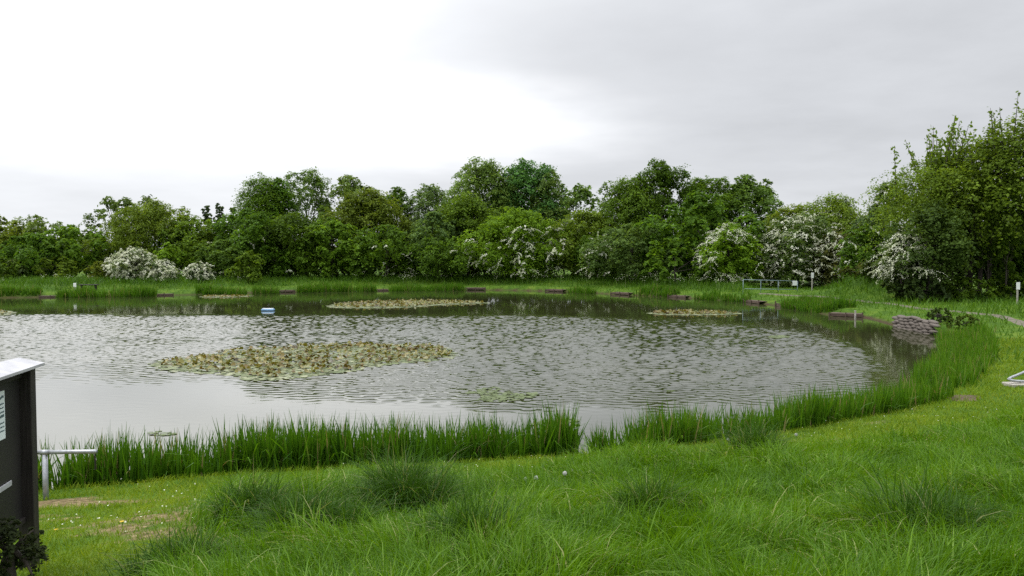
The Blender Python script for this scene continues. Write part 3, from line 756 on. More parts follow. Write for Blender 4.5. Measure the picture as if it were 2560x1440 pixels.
# --- centre
tree('tree', 'left half of the tallest wide tree in the centre', 'tree', 1215, 398, 92, 113, BRIGHT[:1] + (0.135, 0.03), lobes=24, group=GT, tops=5, low=0.15)
tree('tree', 'right half of the tallest wide tree in the centre', 'tree', 1310, 394, 88, 114, (0.065, 0.135, 0.032), lobes=24, group=GT, tops=5, low=0.15)
tree('tree', 'thin leaved tree at the right shoulder of the tallest tree', 'tree', 1375, 428, 52, 112, ASH, low=0.25, cover=0.6, lobes=16, group=GT, tops=4)
tree('tree', 'olive brown tree left of the bright hawthorn', 'tree', 1170, 480, 95, 106, OLIVE, lobes=22, group=GT)
tree('tree', 'dark low tree left of the bright hawthorn at the bank', 'tree', 1095, 590, 85, 101, DARK, lobes=18, group=GT)
tree('tree', 'open twiggy tree between the tallest tree and the dark oak', 'tree', 1445, 460, 55, 110, ASH, low=0.3, cover=0.55, lobes=16, group=GT, tops=4)
tree('tree', 'reddish brown tree right behind the bright hawthorn', 'tree', 1465, 520, 80, 101, BROWN, lobes=20, group=GT)
GH = 'hawthorns in white blossom'
tree('hawthorn', 'bright green hawthorn with white blossom hanging down its sides', 'hawthorn', 1290, 520, 128, 100, BRIGHT, low=0.03, lobes=26, group=GH,
     flowers=(620, 1.0, 0.19, lambda c, w, h: (c[:, 1] < 0.1 * w) & (c[:, 2] < 0.74 * h) & ((np.abs(c[:, 0] - 0.05 * w) < 0.10 * w) | (c[:, 0] > 0.27 * w) | ((c[:, 2] < 0.55 * h) & (c[:, 0] < -0.1 * w) & (rng.uniform(0, 1, len(c)) < 0.6)))))
# --- centre right
tree('tree', 'dark oak with the highest top right of centre', 'tree', 1655, 404, 85, 104, DARK, lobes=24, group=GT, tops=4, low=0.1)
tree('tree', 'left shoulder of the dark oak', 'tree', 1570, 440, 82, 103, MID, lobes=22, group=GT, tops=3)
tree('tree', 'mid green tree right of the dark oak', 'tree', 1775, 440, 75, 104, MID, lobes=20, group=GT, tops=3, low=0.1)
tree('tree', 'round topped tree at the right end of the far wood', 'tree', 1868, 436, 85, 103, (0.070, 0.118, 0.020), lobes=24, group=GT, tops=5, low=0.1)
tree('sycamore', 'large leaved sycamore standing in front of the dark oak', 'tree', 1745, 478, 115, 90, (0.062, 0.125, 0.012), lobes=28, leaf=0.36, rr=(0.10, 0.17), flat=0.25, group=GT)
tree('sycamore', 'low large leaved sycamore in front of the taller sycamore', 'tree', 1690, 590, 80, 86, (0.070, 0.135, 0.012), lobes=22, leaf=0.34, rr=(0.10, 0.17), flat=0.25, group=GT)
tree('willow', 'grey green willow leaning left with white blossom at its edge', 'tree', 1575, 555, 92, 92, (0.072, 0.122, 0.028), lobes=22, skew=0.12, group=GT, flowers=(170, 1.0, 0.17, lambda c, w, h: (c[:, 0] < -0.22 * w)))
tree('tree', 'shadowed tree between the reddish tree and the willow', 'tree', 1510, 570, 55, 98, DARK, group=GT)
tree('hawthorn', 'cream flowered hawthorn left of the large white hawthorn', 'hawthorn', 1822, 556, 80, 85, BRIGHT, low=0.03, lobes=20, group=GH,
     flowers=(420, 0.9, 0.15, lambda c, w, h: (c[:, 2] > 0.68 * h) | (c[:, 0] < -0.28 * w) | (c[:, 2] < 0.22 * h)))
tree('hawthorn', 'large hawthorn covered in white blossom behind the railing', 'hawthorn', 2005, 528, 128, 85.5, (0.06, 0.10, 0.022), low=0.02, lobes=30, group=GH, flowers=(640, 1.0, 0.16, lambda c, w, h: (c[:, 0] < 0.15 * w) | (rng.uniform(0, 1, len(c)) < 0.5)))
tree('hawthorn', 'brownish hawthorn with fading blossom behind the signpost', 'hawthorn', 2100, 575, 80, 83, (0.075, 0.085, 0.025), low=0.02, lobes=22, group=GH, flowers=(340, 0.8, 0.13, None))
tree('tree', 'olive yellow tree behind the large white hawthorn', 'tree', 2085, 486, 105, 90, YEL, lobes=26, group=GT, tops=4)
tree('tree', 'yellow green tree between the round tree and the olive tree', 'tree', 1985, 508, 60, 92, YEL, lobes=18, group=GT, tops=3)
tree('tree', 'pale flecked tree at the foot of the tall right hand trees', 'tree', 2225, 458, 70, 76, (0.07, 0.10, 0.03), lobes=20, group=GT, tops=4, flowers=(120, 0.9, 0.12, lambda c, w, h: c[:, 2] > 0.55 * h))
tree('tree', 'dark shaded tree in the hollow behind the grassy mound', 'tree', 2165, 560, 60, 74, DARK, lobes=18, group=GT, flowers=(40, 0.8, 0.12, None))
# --- right
GR = 'tall trees on the right'
tree('tree', 'tree with long upright wand like shoots on the right', 'tree', 2350, 380, 125, 64, (0.092, 0.130, 0.013), low=0.28, lobes=26, leaf=0.18, cover=0.62, stems=3, group=GR,
     wands=lambda w, h: ((0.0, 0, h * 0.58), 36, h * 0.58, 0.24, (w * 0.09, w * 0.06, 0.3), 0.05))
tree('tree', 'tall olive tree with dark stems, second from the right edge', 'tree', 2460, 340, 120, 62, (0.092, 0.130, 0.013), low=0.32, lobes=28, leaf=0.18, cover=0.62, stems=4, group=GR, tops=4,
     wands=lambda w, h: ((0.05 * w, 0, h * 0.55), 16, h * 0.44, 0.18, (w * 0.08, w * 0.06, 0.3), 0.0))
tree('tree', 'tallest right hand tree cut off by the photo edge', 'tree', 2595, 262, 140, 60, (0.092, 0.132, 0.013), low=0.32, lobes=32, leaf=0.18, cover=0.62, stems=4, group=GR, tops=5,
     wands=lambda w, h: ((-0.1 * w, 0, h * 0.55), 16, h * 0.44, 0.18, (w * 0.08, w * 0.06, 0.3), -0.05))
tree('tree', 'dark understorey tree behind the right hand stems', 'tree', 2440, 520, 120, 68, DARK, low=0.02, lobes=28, leaf=0.24, stems=3, group=GR)
tree('tree', 'dark understorey tree beside the right photo edge', 'tree', 2580, 480, 110, 67, DARK, low=0.02, lobes=28, leaf=0.24, stems=3, group=GR)
tree('tree', 'olive tree with low branches right of the white hawthorn spray', 'tree', 2330, 500, 85, 60, (0.05, 0.075, 0.016), low=0.2, lobes=22, leaf=0.2, stems=3, group=GR)
tree('hawthorn', 'hawthorn with white sprays on the mound under the right hand trees', 'hawthorn', 2262, 575, 55, 60, (0.05, 0.08, 0.02), low=0.05, lobes=16, leaf=0.2, group=GH, flowers=(320, 0.9, 0.13, lambda c, w, h: c[:, 2] > 0.35 * h))
for px, tp, Y, lb_ in [(2385, 590, 57, 'thin bare lower stem under the right hand trees, leftmost'), (2425, 575, 58, 'slender dark sapling left of the middle under the right hand trees'),
                       (2470, 590, 56, 'slender brown sapling in the middle under the right hand trees'), (2520, 570, 55, 'slender sapling just left of the right signpost')]:
    tree('sapling', lb_, 'sapling', px, tp, 22, Y + 4.5, DARK, low=0.45, lobes=8, leaf=0.18, cover=0.7, stems=1, trunk_r=0.05, group='saplings under the right hand trees')
# --- shrubs in front
GS = 'shrubs along the far bank'
tree('hawthorn', 'wide low bush smothered in white blossom on the far left bank', 'hawthorn', 338, 616, 66, 90, (0.10, 0.14, 0.06), low=0.0, lobes=18, group=GH, flowers=(620, 0.45, 0.16, None))
tree('hawthorn', 'lower white bush joined to the right of the widest white bush', 'hawthorn', 408, 648, 40, 89, (0.10, 0.14, 0.06), low=0.0, lobes=12, group=GH, flowers=(260, 0.4, 0.15, None))
tree('hawthorn', 'small white blossom bush standing alone in front of green shrubs', 'hawthorn', 495, 652, 30, 90, (0.08, 0.12, 0.05), low=0.0, lobes=10, group=GH, flowers=(170, 0.45, 0.15, None))
for px, tp, hw, Y, c_, lb_ in [(420, 605, 52, 95, BRIGHT, 'bright green shrub behind the lower white bush'), (555, 595, 70, 96, (0.07, 0.125, 0.018), 'light green shrub right of the small white bush'),
                            (250, 652, 36, 90, YEL, 'yellow green shrub left of the widest white bush'), (0, 640, 42, 88, DARK, 'very dark shrub at the left photo edge'),
                            (35, 645, 40, 92, GREY, 'pale grey green shrub next to the dark shrub on the left'), (150, 640, 60, 93, OLIVE, 'olive shrub behind the white marker on the left'),
                            (620, 625, 40, 92, MID, 'green shrub under the dark spreading tree'), (2200, 640, 60, 66, (0.055, 0.085, 0.018), 'rough green shrub on the grassy mound'),
                            (2300, 690, 60, 59, (0.035, 0.06, 0.016), 'low dark shrub under the white sprayed hawthorn'), (2420, 690, 70, 59, DARK, 'low dark shrub between the right hand saplings'), (2530, 680, 60, 60, DARK, 'low dark shrub behind the right signpost')]:
    tree('shrub', lb_, 'shrub', px, tp, hw, Y, c_, low=0.0, lobes=14, leaf=0.22, group=GS)
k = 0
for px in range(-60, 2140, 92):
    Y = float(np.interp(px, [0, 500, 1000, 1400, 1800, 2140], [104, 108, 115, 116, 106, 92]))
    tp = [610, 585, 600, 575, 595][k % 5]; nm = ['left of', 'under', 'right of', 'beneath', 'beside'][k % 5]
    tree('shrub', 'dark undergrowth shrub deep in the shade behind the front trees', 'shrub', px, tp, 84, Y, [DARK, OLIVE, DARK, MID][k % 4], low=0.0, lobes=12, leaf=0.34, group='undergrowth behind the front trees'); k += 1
tree('shrub', 'rough olive shrub at the left foot of the grassy mound', 'shrub', 2165, 655, 50, 68, (0.06, 0.075, 0.016), low=0.0, lobes=12, leaf=0.2, group=GS)
tree('shrub', 'small dark spiky shrub beside the sandbag wall', 'shrub', 2350, 768, 36, 42.5, (0.034, 0.060, 0.011), low=0.0, lobes=22, leaf=0.085, rr=(0.10, 0.17), group='small shrubs by the sandbags')
tree('shrub', 'smaller shrub right of the spiky shrub by the sandbags', 'shrub', 2415, 785, 34, 38.5, (0.050, 0.080, 0.012), low=0.0, lobes=20, leaf=0.085, rr=(0.10, 0.17), group='small shrubs by the sandbags')
tree('shrub', 'dark leafy weed at the foot of the noticeboard', 'shrub', 20, 1290, 85, 6.2, (0.024, 0.034, 0.012), low=0.0, lobes=14, leaf=0.028, cover=0.6)
print('tree leaves', NLEAF)

# cow parsley
def cow_parsley():
    n = 2600
    x = rng.uniform(-60, 36, n); y = rng.uniform(70, 112, n); s = sdf(x, y)
    px = x / y * F + 1280
    dn = fbm(x * 0.12, y * 0.12, 131)
    k = (s > 4.2) & (s < 9) & (px < 1850) & (rng.uniform(0, 1, n) < sstep(dn, 0.35, 0.6) * (0.35 + 0.65 * sstep(px, 850, 1300)))
    x, y = x[k], y[k]; n = len(x); z = ground_z(x, y); h = rng.uniform(0.7, 1.25, n)
    per = 14
    p = np.repeat(np.stack([x, y, z + h], 1), per, 0) + rng.normal(0, 0.2, (n * per, 3)) * np.array([1, 1, 0.5])
    V1 = cards(p, np.array([0, -0.3, 1.0]) + rng.normal(0, 0.25, p.shape), np.full(len(p), 0.075), np.full(len(p), 0.065), rng.uniform(0.1, 0.8, len(p)))
    V2 = blades(np.stack([x, y, z], 1), h, np.full(n, 0.03), rng.uniform(0, 6.3, n), np.full(n, 0.05), np.zeros(n), np.zeros(n), K=2)
    V, Fc, T = join([V1, V2])
    tag(mesh_np('cow_parsley', V, Fc, M['blossom'], attrs={'tint': T}), 'frothy white cow parsley growing along the foot of the wood', 'wild flowers', kind='stuff')
cow_parsley()

# ------------------------------------------------------------------ tussocks and small plants on the near slope
def tussock(px, py, hh, rad, n, label, mat='tussock'):
    # march the pixel's ray to the bank
    d = ray(px, py); t = 3.0
    while CAMZ + d[2] * t > gz(d[0] * t, d[1] * t) and t < 60: t += 0.1
    x0, y0 = d[0] * t, d[1] * t; z0 = gz(x0, y0)
    nsub = 7; hh *= 1.4
    sub = rng.normal(0, 0.42, (nsub, 2)) * rad; sh = rng.uniform(0.65, 1.12, nsub); wi_ = rng.integers(0, nsub, n)
    q = rng.normal(0, 0.20, (n, 2)) * rad; x, y = sub[wi_, 0] + q[:, 0], sub[wi_, 1] + q[:, 1]
    z = ground_z(x + x0, y + y0) - z0 - 0.02
    rr = np.hypot(x, y) / rad
    h = hh * sh[wi_] * rng.uniform(0.5, 1.15, n) * (1.08 - 0.45 * np.minimum(1, rr))
    a = np.arctan2(q[:, 1], q[:, 0]) + rng.normal(0, 1.1, n)
    tint = np.clip(rng.normal(0.4, 0.17, n), 0, 0.95); tint = np.where(rng.uniform(0, 1, n) < 0.06, 1, tint)
    V, Fc, T = blades(np.stack([x, y, z], 1), h, rng.uniform(0.008, 0.016, n) * (0.75 + 0.03 * y0), a, rng.uniform(0.05, 0.4, n), np.clip(rng.normal(0.65, 0.4, n), 0, 1.4), tint, K=4)
    o = mesh_np('grass_tussock', V, Fc, M[mat], attrs={'tint': T}, loc=(x0, y0, z0))
    return tag(o, label, 'tussock', 'tall grass tussocks on the near slope')
tussock(640, 1300, 0.52, 0.38, 1100, 'dark tall grass tussock, leftmost on the near slope')
tussock(770, 1340, 0.60, 0.42, 1500, 'bushy dark tussock right of the leftmost one')
tussock(1010, 1275, 0.72, 0.55, 1900, 'tallest spreading tussock in front of the reeds left of centre')
tussock(1190, 1385, 0.50, 0.5, 1500, 'broad low tussock in the middle of the foreground')
tussock(1880, 1150, 0.66, 0.40, 1300, 'tall dark tussock standing at the edge of the right reed band')
tussock(2250, 1330, 0.50, 0.6, 1600, 'dark brownish tussock with dry stalks at the right foreground')
tussock(1630, 1300, 0.42, 0.45, 1100, 'small tussock between the foreground and the mown strip')
tussock(440, 1440, 0.48, 0.35, 1000, 'pale bladed tussock at the bottom edge left of centre')

def on_bank(px, py):
    d = ray(px, py); t = 3.0
    while CAMZ + d[2] * t > gz(d[0] * t, d[1] * t) and t < 60: t += 0.05
    return d[0] * t, d[1] * t, gz(d[0] * t, d[1] * t)
GD = 'dandelion clocks on the mown strip'
for i, (px, py, sc, lab) in enumerate([(1412, 1222, 1.0, 'white dandelion clock, largest of the three on the mown strip'), (1340, 1232, 0.9, 'white dandelion clock left of the largest one'),
        (1314, 1232, 0.8, 'small half blown dandelion clock, leftmost on the mown strip'), (1680, 1158, 0.8, 'dandelion clock at the reeds right of the gap'),
        (1820, 1124, 0.9, 'dandelion clock beside the tall dark tussock'), (1990, 1112, 0.9, 'dandelion clock furthest right along the reeds'),
        (1430, 1200, 0.6, 'small pale dandelion clock behind the largest one'), (1475, 1204, 0.6, 'small dandelion clock right of the largest one')]):
    x, y, z = on_bank(px, py)
    o = thing('dandelion', lab, 'dandelion', (x, y, z), group=GD)
    hh = 0.17 * sc + 0.04
    mb = MB(); mb.tube([(0, 0, 0), (0.01, 0, hh * 0.5), (0.0, 0.0, hh)], 0.004, 5); mb.build('stem', M['stem'], o)
    n = 150; v = unit(rng.normal(size=(n, 3))); rr = 0.035 * sc
    V, Fc, T = cards(v * rr * 0.85 + np.array([0, 0, hh]), v + rng.normal(0, 0.2, v.shape), np.full(n, rr * 0.6), np.full(n, rr * 0.5), rng.uniform(0.2, 1, n))
    V2, F2, T2 = cards(v * rr * 0.45 + np.array([0, 0, hh]), np.cross(v, rng.normal(size=v.shape)), np.full(n, rr * 0.9), np.full(n, 0.003), rng.uniform(0, 0.4, n), t=v)
    V, Fc, T = join([(V, Fc, T), (V2, F2, T2)])
    mesh_np('seed_head', V, Fc, M['fluff'], o, attrs={'tint': T})
for px, py, lab in [(140, 1338, 'yellow dandelion flower on the trodden ground near the noticeboard'), (305, 1318, 'yellow dandelion flower on the trodden ground right of the other one')]:
    x, y, z = on_bank(px, py)
    o = thing('dandelion_flower', lab, 'dandelion', (x, y, z), group='yellow dandelions')
    mb = MB(); mb.tube([(0, 0, 0), (0.005, 0, 0.05)], 0.004, 5); mb.build('stem', M['stem'], o)
    mb = MB()
    for k in range(26):
        a = k * 2.4; r = 0.022 * math.sqrt((k + 3) / 26) + 0.006
        c, s_ = math.cos(a), math.sin(a)
        mb.add([(0, 0, 0.05), (c * r * 0.6 - s_ * 0.005, s_ * r * 0.6 + c * 0.005, 0.062), (c * r, s_ * r, 0.058), (c * r * 0.6 + s_ * 0.005, s_ * r * 0.6 - c * 0.005, 0.062)], [(0, 1, 2, 3)])
    mb.build('petals', M['yellow'], o)
def daisies():
    n = 900
    x, y = near_wedge(n, 8, 20, 0, 1); s = sdf(x, y)
    k = (s > 0.5) & (longgrass(x, y, s) < 0.4) & (fbm(x * 0.6, y * 0.6, 141) > 0.5)
    x, y = x[k], y[k]; n = len(x); z = ground_z(x, y) + rng.uniform(0.05, 0.10, n)
    c = np.stack([x, y, z], 1)
    V, Fc, T = cards(c, np.array([0, -0.3, 1.0]) + rng.normal(0, 0.3, c.shape), rng.uniform(0.014, 0.03, n), rng.uniform(0.014, 0.026, n), rng.uniform(0.2, 0.9, n))
    tag(mesh_np('daisies', V, Fc, M['blossom'], attrs={'tint': T}), 'tiny white daisies scattered over the mown strip', 'daisies', kind='stuff')
daisies()

# ------------------------------------------------------------------ water lilies
def disc_np(c, r, tilt_dir, tilt, tint, seg=9, curl=0.0, lift=None):
    n = len(c); a = np.linspace(0, 2 * math.pi, seg, endpoint=False) + 0.18
    ph = rng.uniform(0, 6.3, n)
    A = a[None] + ph[:, None]
    rr = r[:, None] * (1 + 0.10 * rng.normal(size=(n, seg))); rr[:, 0] *= 0.35           # the notch of the pad
    X, Yv = rr * np.cos(A), rr * np.sin(A)
    td = np.stack([np.cos(tilt_dir), np.sin(tilt_dir)], 1)
    along = X * td[:, :1] + Yv * td[:, 1:]
    Zv = along * np.sin(tilt)[:, None] + (np.abs(along) / r[:, None]) ** 2 * (curl * r)[:, None]
    X = X - td[:, :1] * along * (1 - np.cos(tilt))[:, None]; Yv = Yv - td[:, 1:] * along * (1 - np.cos(tilt))[:, None]
    ring = np.stack([X, Yv, Zv], 2) + c[:, None]
    V = np.concatenate([c[:, None], ring], 1)
    f = np.array([[0, 1 + i, 1 + (i + 1) % seg] for i in range(seg)])[None] + (np.arange(n) * (seg + 1))[:, None, None]
    return V.reshape(-1, 3), f.reshape(-1, 3), np.repeat(tint, seg + 1)
def in_poly(x, y, poly):
    ins = np.zeros(len(x), bool)
    for (ax, ay), (bx, by) in zip(poly, np.roll(poly, -1, 0)):
        if by != ay: ins ^= ((ay > y) != (by > y)) & (x < (bx - ax) * (y - ay) / (by - ay) + ax)
    return ins
def lily(outline, n_flat, n_up, label, r=0.12, up_edge=0.12, sparse=0.0, up_h=(0.03, 0.11)):
    poly = np.array([P(a, b)[:2] for a, b in outline]); poly = catmull(poly, 4)
    lo, hi = poly.min(0), poly.max(0)
    def pick(n):
        x = rng.uniform(lo[0], hi[0], n * 4); y = rng.uniform(lo[1], hi[1], n * 4)
        k = in_poly(x, y, poly)
        if sparse: k &= fbm(x * 0.8, y * 0.8, 151) > 0.35 + sparse * 0.25
        return x[k][:n], y[k][:n]
    ctr = poly.mean(0)
    o = thing('water_lily', label, 'water lily', (ctr[0], ctr[1], 0), group='water lily patches on the pond')
    x, y = pick(n_flat); n = len(x)
    c = np.stack([x - ctr[0], y - ctr[1], rng.uniform(0.006, 0.022, n)], 1)
    V, Fc, T = disc_np(c, r * rng.uniform(0.7, 1.3, n), rng.uniform(0, 6.3, n), rng.uniform(0, 0.05, n), rng.uniform(0, 1, n) if n_up else rng.uniform(0, 0.3, n))
    mesh_np('floating_leaves', V, Fc, M['lily_flat'], o, attrs={'tint': T})
    if n_up:
        x, y = pick(n_up * 2)
        # the raised leaves keep clear of the open-water side facing the viewer
        cx = ctr[0] + (x - ctr[0]) * (1 - up_edge * 0.5); cy = ctr[1] + (y - ctr[1]) * (1 - up_edge) + (hi[1] - lo[1]) * up_edge * 0.35
        k = in_poly(cx, cy, poly) & (fbm(cx * 0.9, cy * 0.9, 161) > 0.30); x, y = cx[k][:n_up], cy[k][:n_up]; n = len(x)
        c = np.stack([x - ctr[0], y - ctr[1], rng.uniform(*up_h, n)], 1)
        tn = np.clip(fbm(x * 1.2, y * 1.2, 171) + rng.normal(0, 0.2, n), 0, 1)
        V, Fc, T = disc_np(c, 0.66 * r * rng.uniform(0.7, 1.3, n), rng.uniform(0, 6.3, n), rng.uniform(0.12, 0.95, n), tn, curl=0.35)
        mesh_np('raised_leaves', V, Fc, M['lily_up'], o, attrs={'tint': T})
    return o
lily([(372, 910), (470, 892), (620, 874), (850, 861), (1060, 864), (1132, 876), (1128, 897), (990, 911), (840, 934), (650, 953), (560, 938), (430, 930)], 3000, 1350, 'large patch of olive and brown lily leaves in the middle of the pond', r=0.125, up_edge=0.07)
lily([(820, 765), (880, 757), (1000, 752), (1120, 752), (1225, 758), (1110, 763), (1000, 770), (850, 771)], 2400, 900, 'long yellowish lily patch across the far part of the pond', r=0.16, up_h=(0.03, 0.12))
lily([(1620, 783), (1700, 778), (1800, 781), (1855, 784), (1790, 788), (1680, 788)], 700, 300, 'small lily patch near the right hand bank', r=0.16, up_h=(0.03, 0.12))
lily([(500, 742), (560, 739), (632, 740), (580, 744), (520, 744)], 600, 120, 'thin strip of lilies close to the far reed bed', r=0.17, up_h=(0.02, 0.08))
lily([(-140, 790), (-60, 775), (25, 778), (35, 784), (-30, 792)], 600, 60, 'lily patch cut off by the left photo edge', r=0.17, up_h=(0.02, 0.08))
lily([(1160, 985), (1230, 970), (1320, 972), (1345, 985), (1290, 1003), (1190, 1002)], 200, 0, 'sparse green lily pads floating below the large patch', r=0.085, sparse=0.7)
lily([(1590, 990), (1660, 978), (1730, 985), (1690, 1000), (1620, 1003)], 110, 0, 'few scattered lily pads right of the sparse green pads', r=0.085, sparse=0.9)
lily([(1330, 1062), (1390, 1046), (1440, 1052), (1430, 1068), (1370, 1072)], 45, 0, 'pale lily pads just behind the near reeds', r=0.11)
lily([(365, 1086), (400, 1078), (440, 1082), (420, 1089)], 12, 0, 'tiny group of lily pads behind the near reeds on the left', r=0.07)
lily([(1922, 843), (1945, 839), (1972, 842), (1945, 846)], 60, 0, 'lone lily cluster in the rippled water towards the right', r=0.14)

# ------------------------------------------------------------------ timber fishing pegs
def shore_frame(px, py):
    p = P(px, py)[:2]; i = np.argmin(((POND - p) ** 2).sum(1)); a, b = POND[i - 1], POND[(i + 1) % len(POND)]
    q = a + (b - a) * np.clip(((p - a) @ (b - a)) / ((b - a) @ (b - a)), 0, 1)
    t = unit(b - a); n = np.array([-t[1], t[0]])
    if sdf(q[:1] + n[0] * 0.5, q[1:] + n[1] * 0.5)[0] < 0: n = -n
    return q, math.atan2(-n[0], n[1])                # local +Y points inland
def peg(px, py, wid, label, top=0.26, deep=0.9, stakes=3):
    top = 0.08 + 0.36 * top; deep *= 0.8; wid *= 0.8
    q, rz = shore_frame(px, py)
    o = thing('fishing_platform', label, 'fishing platform', (q[0], q[1], 0), rz, 'timber fishing platforms round the pond')
    mb = MB(); nb = 6
    for k in range(nb): mb.box((0, -0.35 + deep * (k + 0.5) / nb, top), (wid + rng.normal(0, 0.03), deep / nb - 0.015, 0.04), bev=0.005)
    mb.build('deck', M['wood'], o)
    mb = MB(); mb.box((0, -0.385, top - 0.10), (wid + 0.1, 0.045, 0.16), bev=0.006); mb.build('front_board', M['wood'], o)
    for k in range(stakes):
        x = (k / (stakes - 1) - 0.5) * (wid + 0.1)
        mb = MB(); mb.tube([(x, -0.46, -0.6), (x + 0.01, -0.46, top + 0.06 + 0.1 * rng.uniform())], 0.045, 7); mb.build('stake', M['wood'], o)
    return o
peg(128, 743, 2.2, 'low brown platform between the two leftmost reed beds', top=0.15)
peg(410, 739, 2.0, 'brown platform at the right end of the wide reed bed', top=0.2)
peg(712, 731, 2.4, 'brown platform between the narrow reeds and the tall reeds', top=0.4)
peg(957, 727, 2.0, 'low grey brown platform between the two tall reed beds', top=0.2)
peg(1190, 725, 2.8, 'reddish platform under the bright hawthorn', top=0.5, deep=1.4)
peg(1388, 729, 2.8, 'reddish platform right of the bright hawthorn', top=0.4, deep=1.2)
peg(1560, 737, 3.0, 'dark platform in front of the willow', top=0.42, deep=1.3)
peg(1700, 744, 2.6, 'dark platform under the sycamore', top=0.3)
peg(1895, 758, 3.0, 'platform edged with planks below the blue railing', top=0.35)
peg(2118, 790, 2.4, 'platform on the right bank with a pale upright stake', top=0.34, deep=1.2)
q, rz = shore_frame(1965, 769)
o = thing('bank_edging', 'timber bank edging right of the planked platform', 'edging', (q[0], q[1], 0), rz)
mb = MB(); mb.box((0, -0.1, 0.12), (4.2, 0.06, 0.26), bev=0.01); mb.build('board', M['wood'], o)
for x in (-1.9, -0.4, 1.2):
    mb = MB(); mb.tube([(x, -0.18, -0.5), (x, -0.18, 0.42)], 0.05, 7); mb.build('stake', M['wood'], o)
p = P(2138, 797)
o = thing('stake', 'pale upright stake at the corner of the right bank platform', 'stake', (p[0], p[1], -0.1))
mb = MB(); mb.tube([(0, 0, -0.4), (0, 0, 0.3), (0.01, 0, 0.58)], [0.06, 0.06, 0.05], 8); mb.build('post', M['stake'], o, smooth=False)
mb = MB(); mb.box((0, 0, 0.6), (0.13, 0.13, 0.035), bev=0.01); mb.build('top_cap', M['stake'], o)

# platform next to the sandbags
p = P(2350, 828)
o = thing('fishing_platform', 'small dark platform tucked right of the sandbag wall', 'fishing platform', (p[0], p[1], 0), 0.05, 'timber fishing platforms round the pond')
mb = MB()
for k in range(5): mb.box((0.1, k * 0.2, 0.17), (1.2, 0.19, 0.045), bev=0.005)
mb.build('deck', M['wood'], o)
for x in (-0.35, 0.35, 0.72):
    mb = MB(); mb.box((x, -0.14, 0.02 + 0.06 * (x > 0.5)), (0.09, 0.09, 0.75 if x > .5 else 0.5), bev=0.01); mb.build('post', M['stake'] if x > 0.5 else M['wood'], o)

# ------------------------------------------------------------------ sandbag wall
def bag_mesh(L_, Wd, Ht):
    nu, nv = 14, 10; V = []
    for i in range(nu + 1):
        u = -1 + 2 * i / nu
        e = (1 - abs(u) ** 3.2) ** 0.5
        for j in range(nv):
            a = 2 * math.pi * j / nv
            c, s_ = math.cos(a), math.sin(a)
            c = math.copysign(abs(c) ** 0.7, c); s_ = math.copysign(abs(s_) ** 0.8, s_)
            wob = 1 + 0.05 * math.sin(3 * u + 5 * a)
            V.append((u * L_ / 2, c * Wd / 2 * (0.25 + 0.75 * e) * wob, s_ * Ht / 2 * (0.12 + 0.88 * e) * wob))
    Fc = [(i * nv + j, i * nv + (j + 1) % nv, (i + 1) * nv + (j + 1) % nv, (i + 1) * nv + j) for i in range(nu) for j in range(nv)]
    return V, Fc
pa_, pb_ = P(2238, 816), P(2330, 836)
dv = unit(pb_ - pa_); wl = np.linalg.norm(pb_ - pa_)
o = thing('sandbag_wall', 'wall of stacked grey brown sandbags at the right hand shore', 'sandbag wall', tuple((pa_ + pb_) / 2), math.atan2(dv[1], dv[0]))
for row in range(5):
    nb = max(3, int(round(wl / 0.62)))
    for k in range(nb + (row % 2)):
        x = -wl / 2 + (k + 0.5 - 0.5 * (row % 2)) * wl / nb
        mb = MB(); v, f = bag_mesh(wl / nb * 1.06 * rng.uniform(0.95, 1.08), 0.42, 0.185 * rng.uniform(0.92, 1.1)); mb.add(v, f)
        b = mb.build('sandbag', M['sack'], o, smooth=True, loc=(x + rng.normal(0, 0.03), row * 0.045 + rng.normal(0, 0.02), 0.0 + row * 0.150 + 0.05 * math.sin(x * 2.2 + row * 0.5)))
        b.rotation_euler = (rng.normal(0, 0.12), rng.normal(0, 0.09), rng.normal(0, 0.10))
# bank behind the bags is the ground itself

# bare earth at the right near platform
p = P(2400, 1000, 0.12)
def mud_patch(px, py, rx, ry, label):
    x0, y0, z0 = on_bank(px, py)
    n = 40; V = [(x0, y0, gz(x0, y0) + 0.05)]
    for r in (0.5, 1.0):
        for k in range(n):
            a = 2 * math.pi * k / n; w = 1 + 0.18 * math.sin(3 * a + 1) + 0.1 * math.sin(7 * a)
            x, y = x0 + rx * r * w * math.cos(a), y0 + ry * r * w * math.sin(a); V.append((x, y, gz(x, y) + (0.05 if r < 1 else -0.02)))
    mb = MB(); mb.add(V, [(0, 1 + k, 1 + (k + 1) % n) for k in range(n)] + [(1 + k, 1 + n + k, 1 + n + (k + 1) % n, 1 + (k + 1) % n) for k in range(n)])
    tag(mb.build('bare_earth', M['mud'], smooth=True), label, 'bare earth', kind='structure')
mud_patch(2400, 996, 0.55, 0.75, 'reddish bare earth at the water edge by the right reeds')

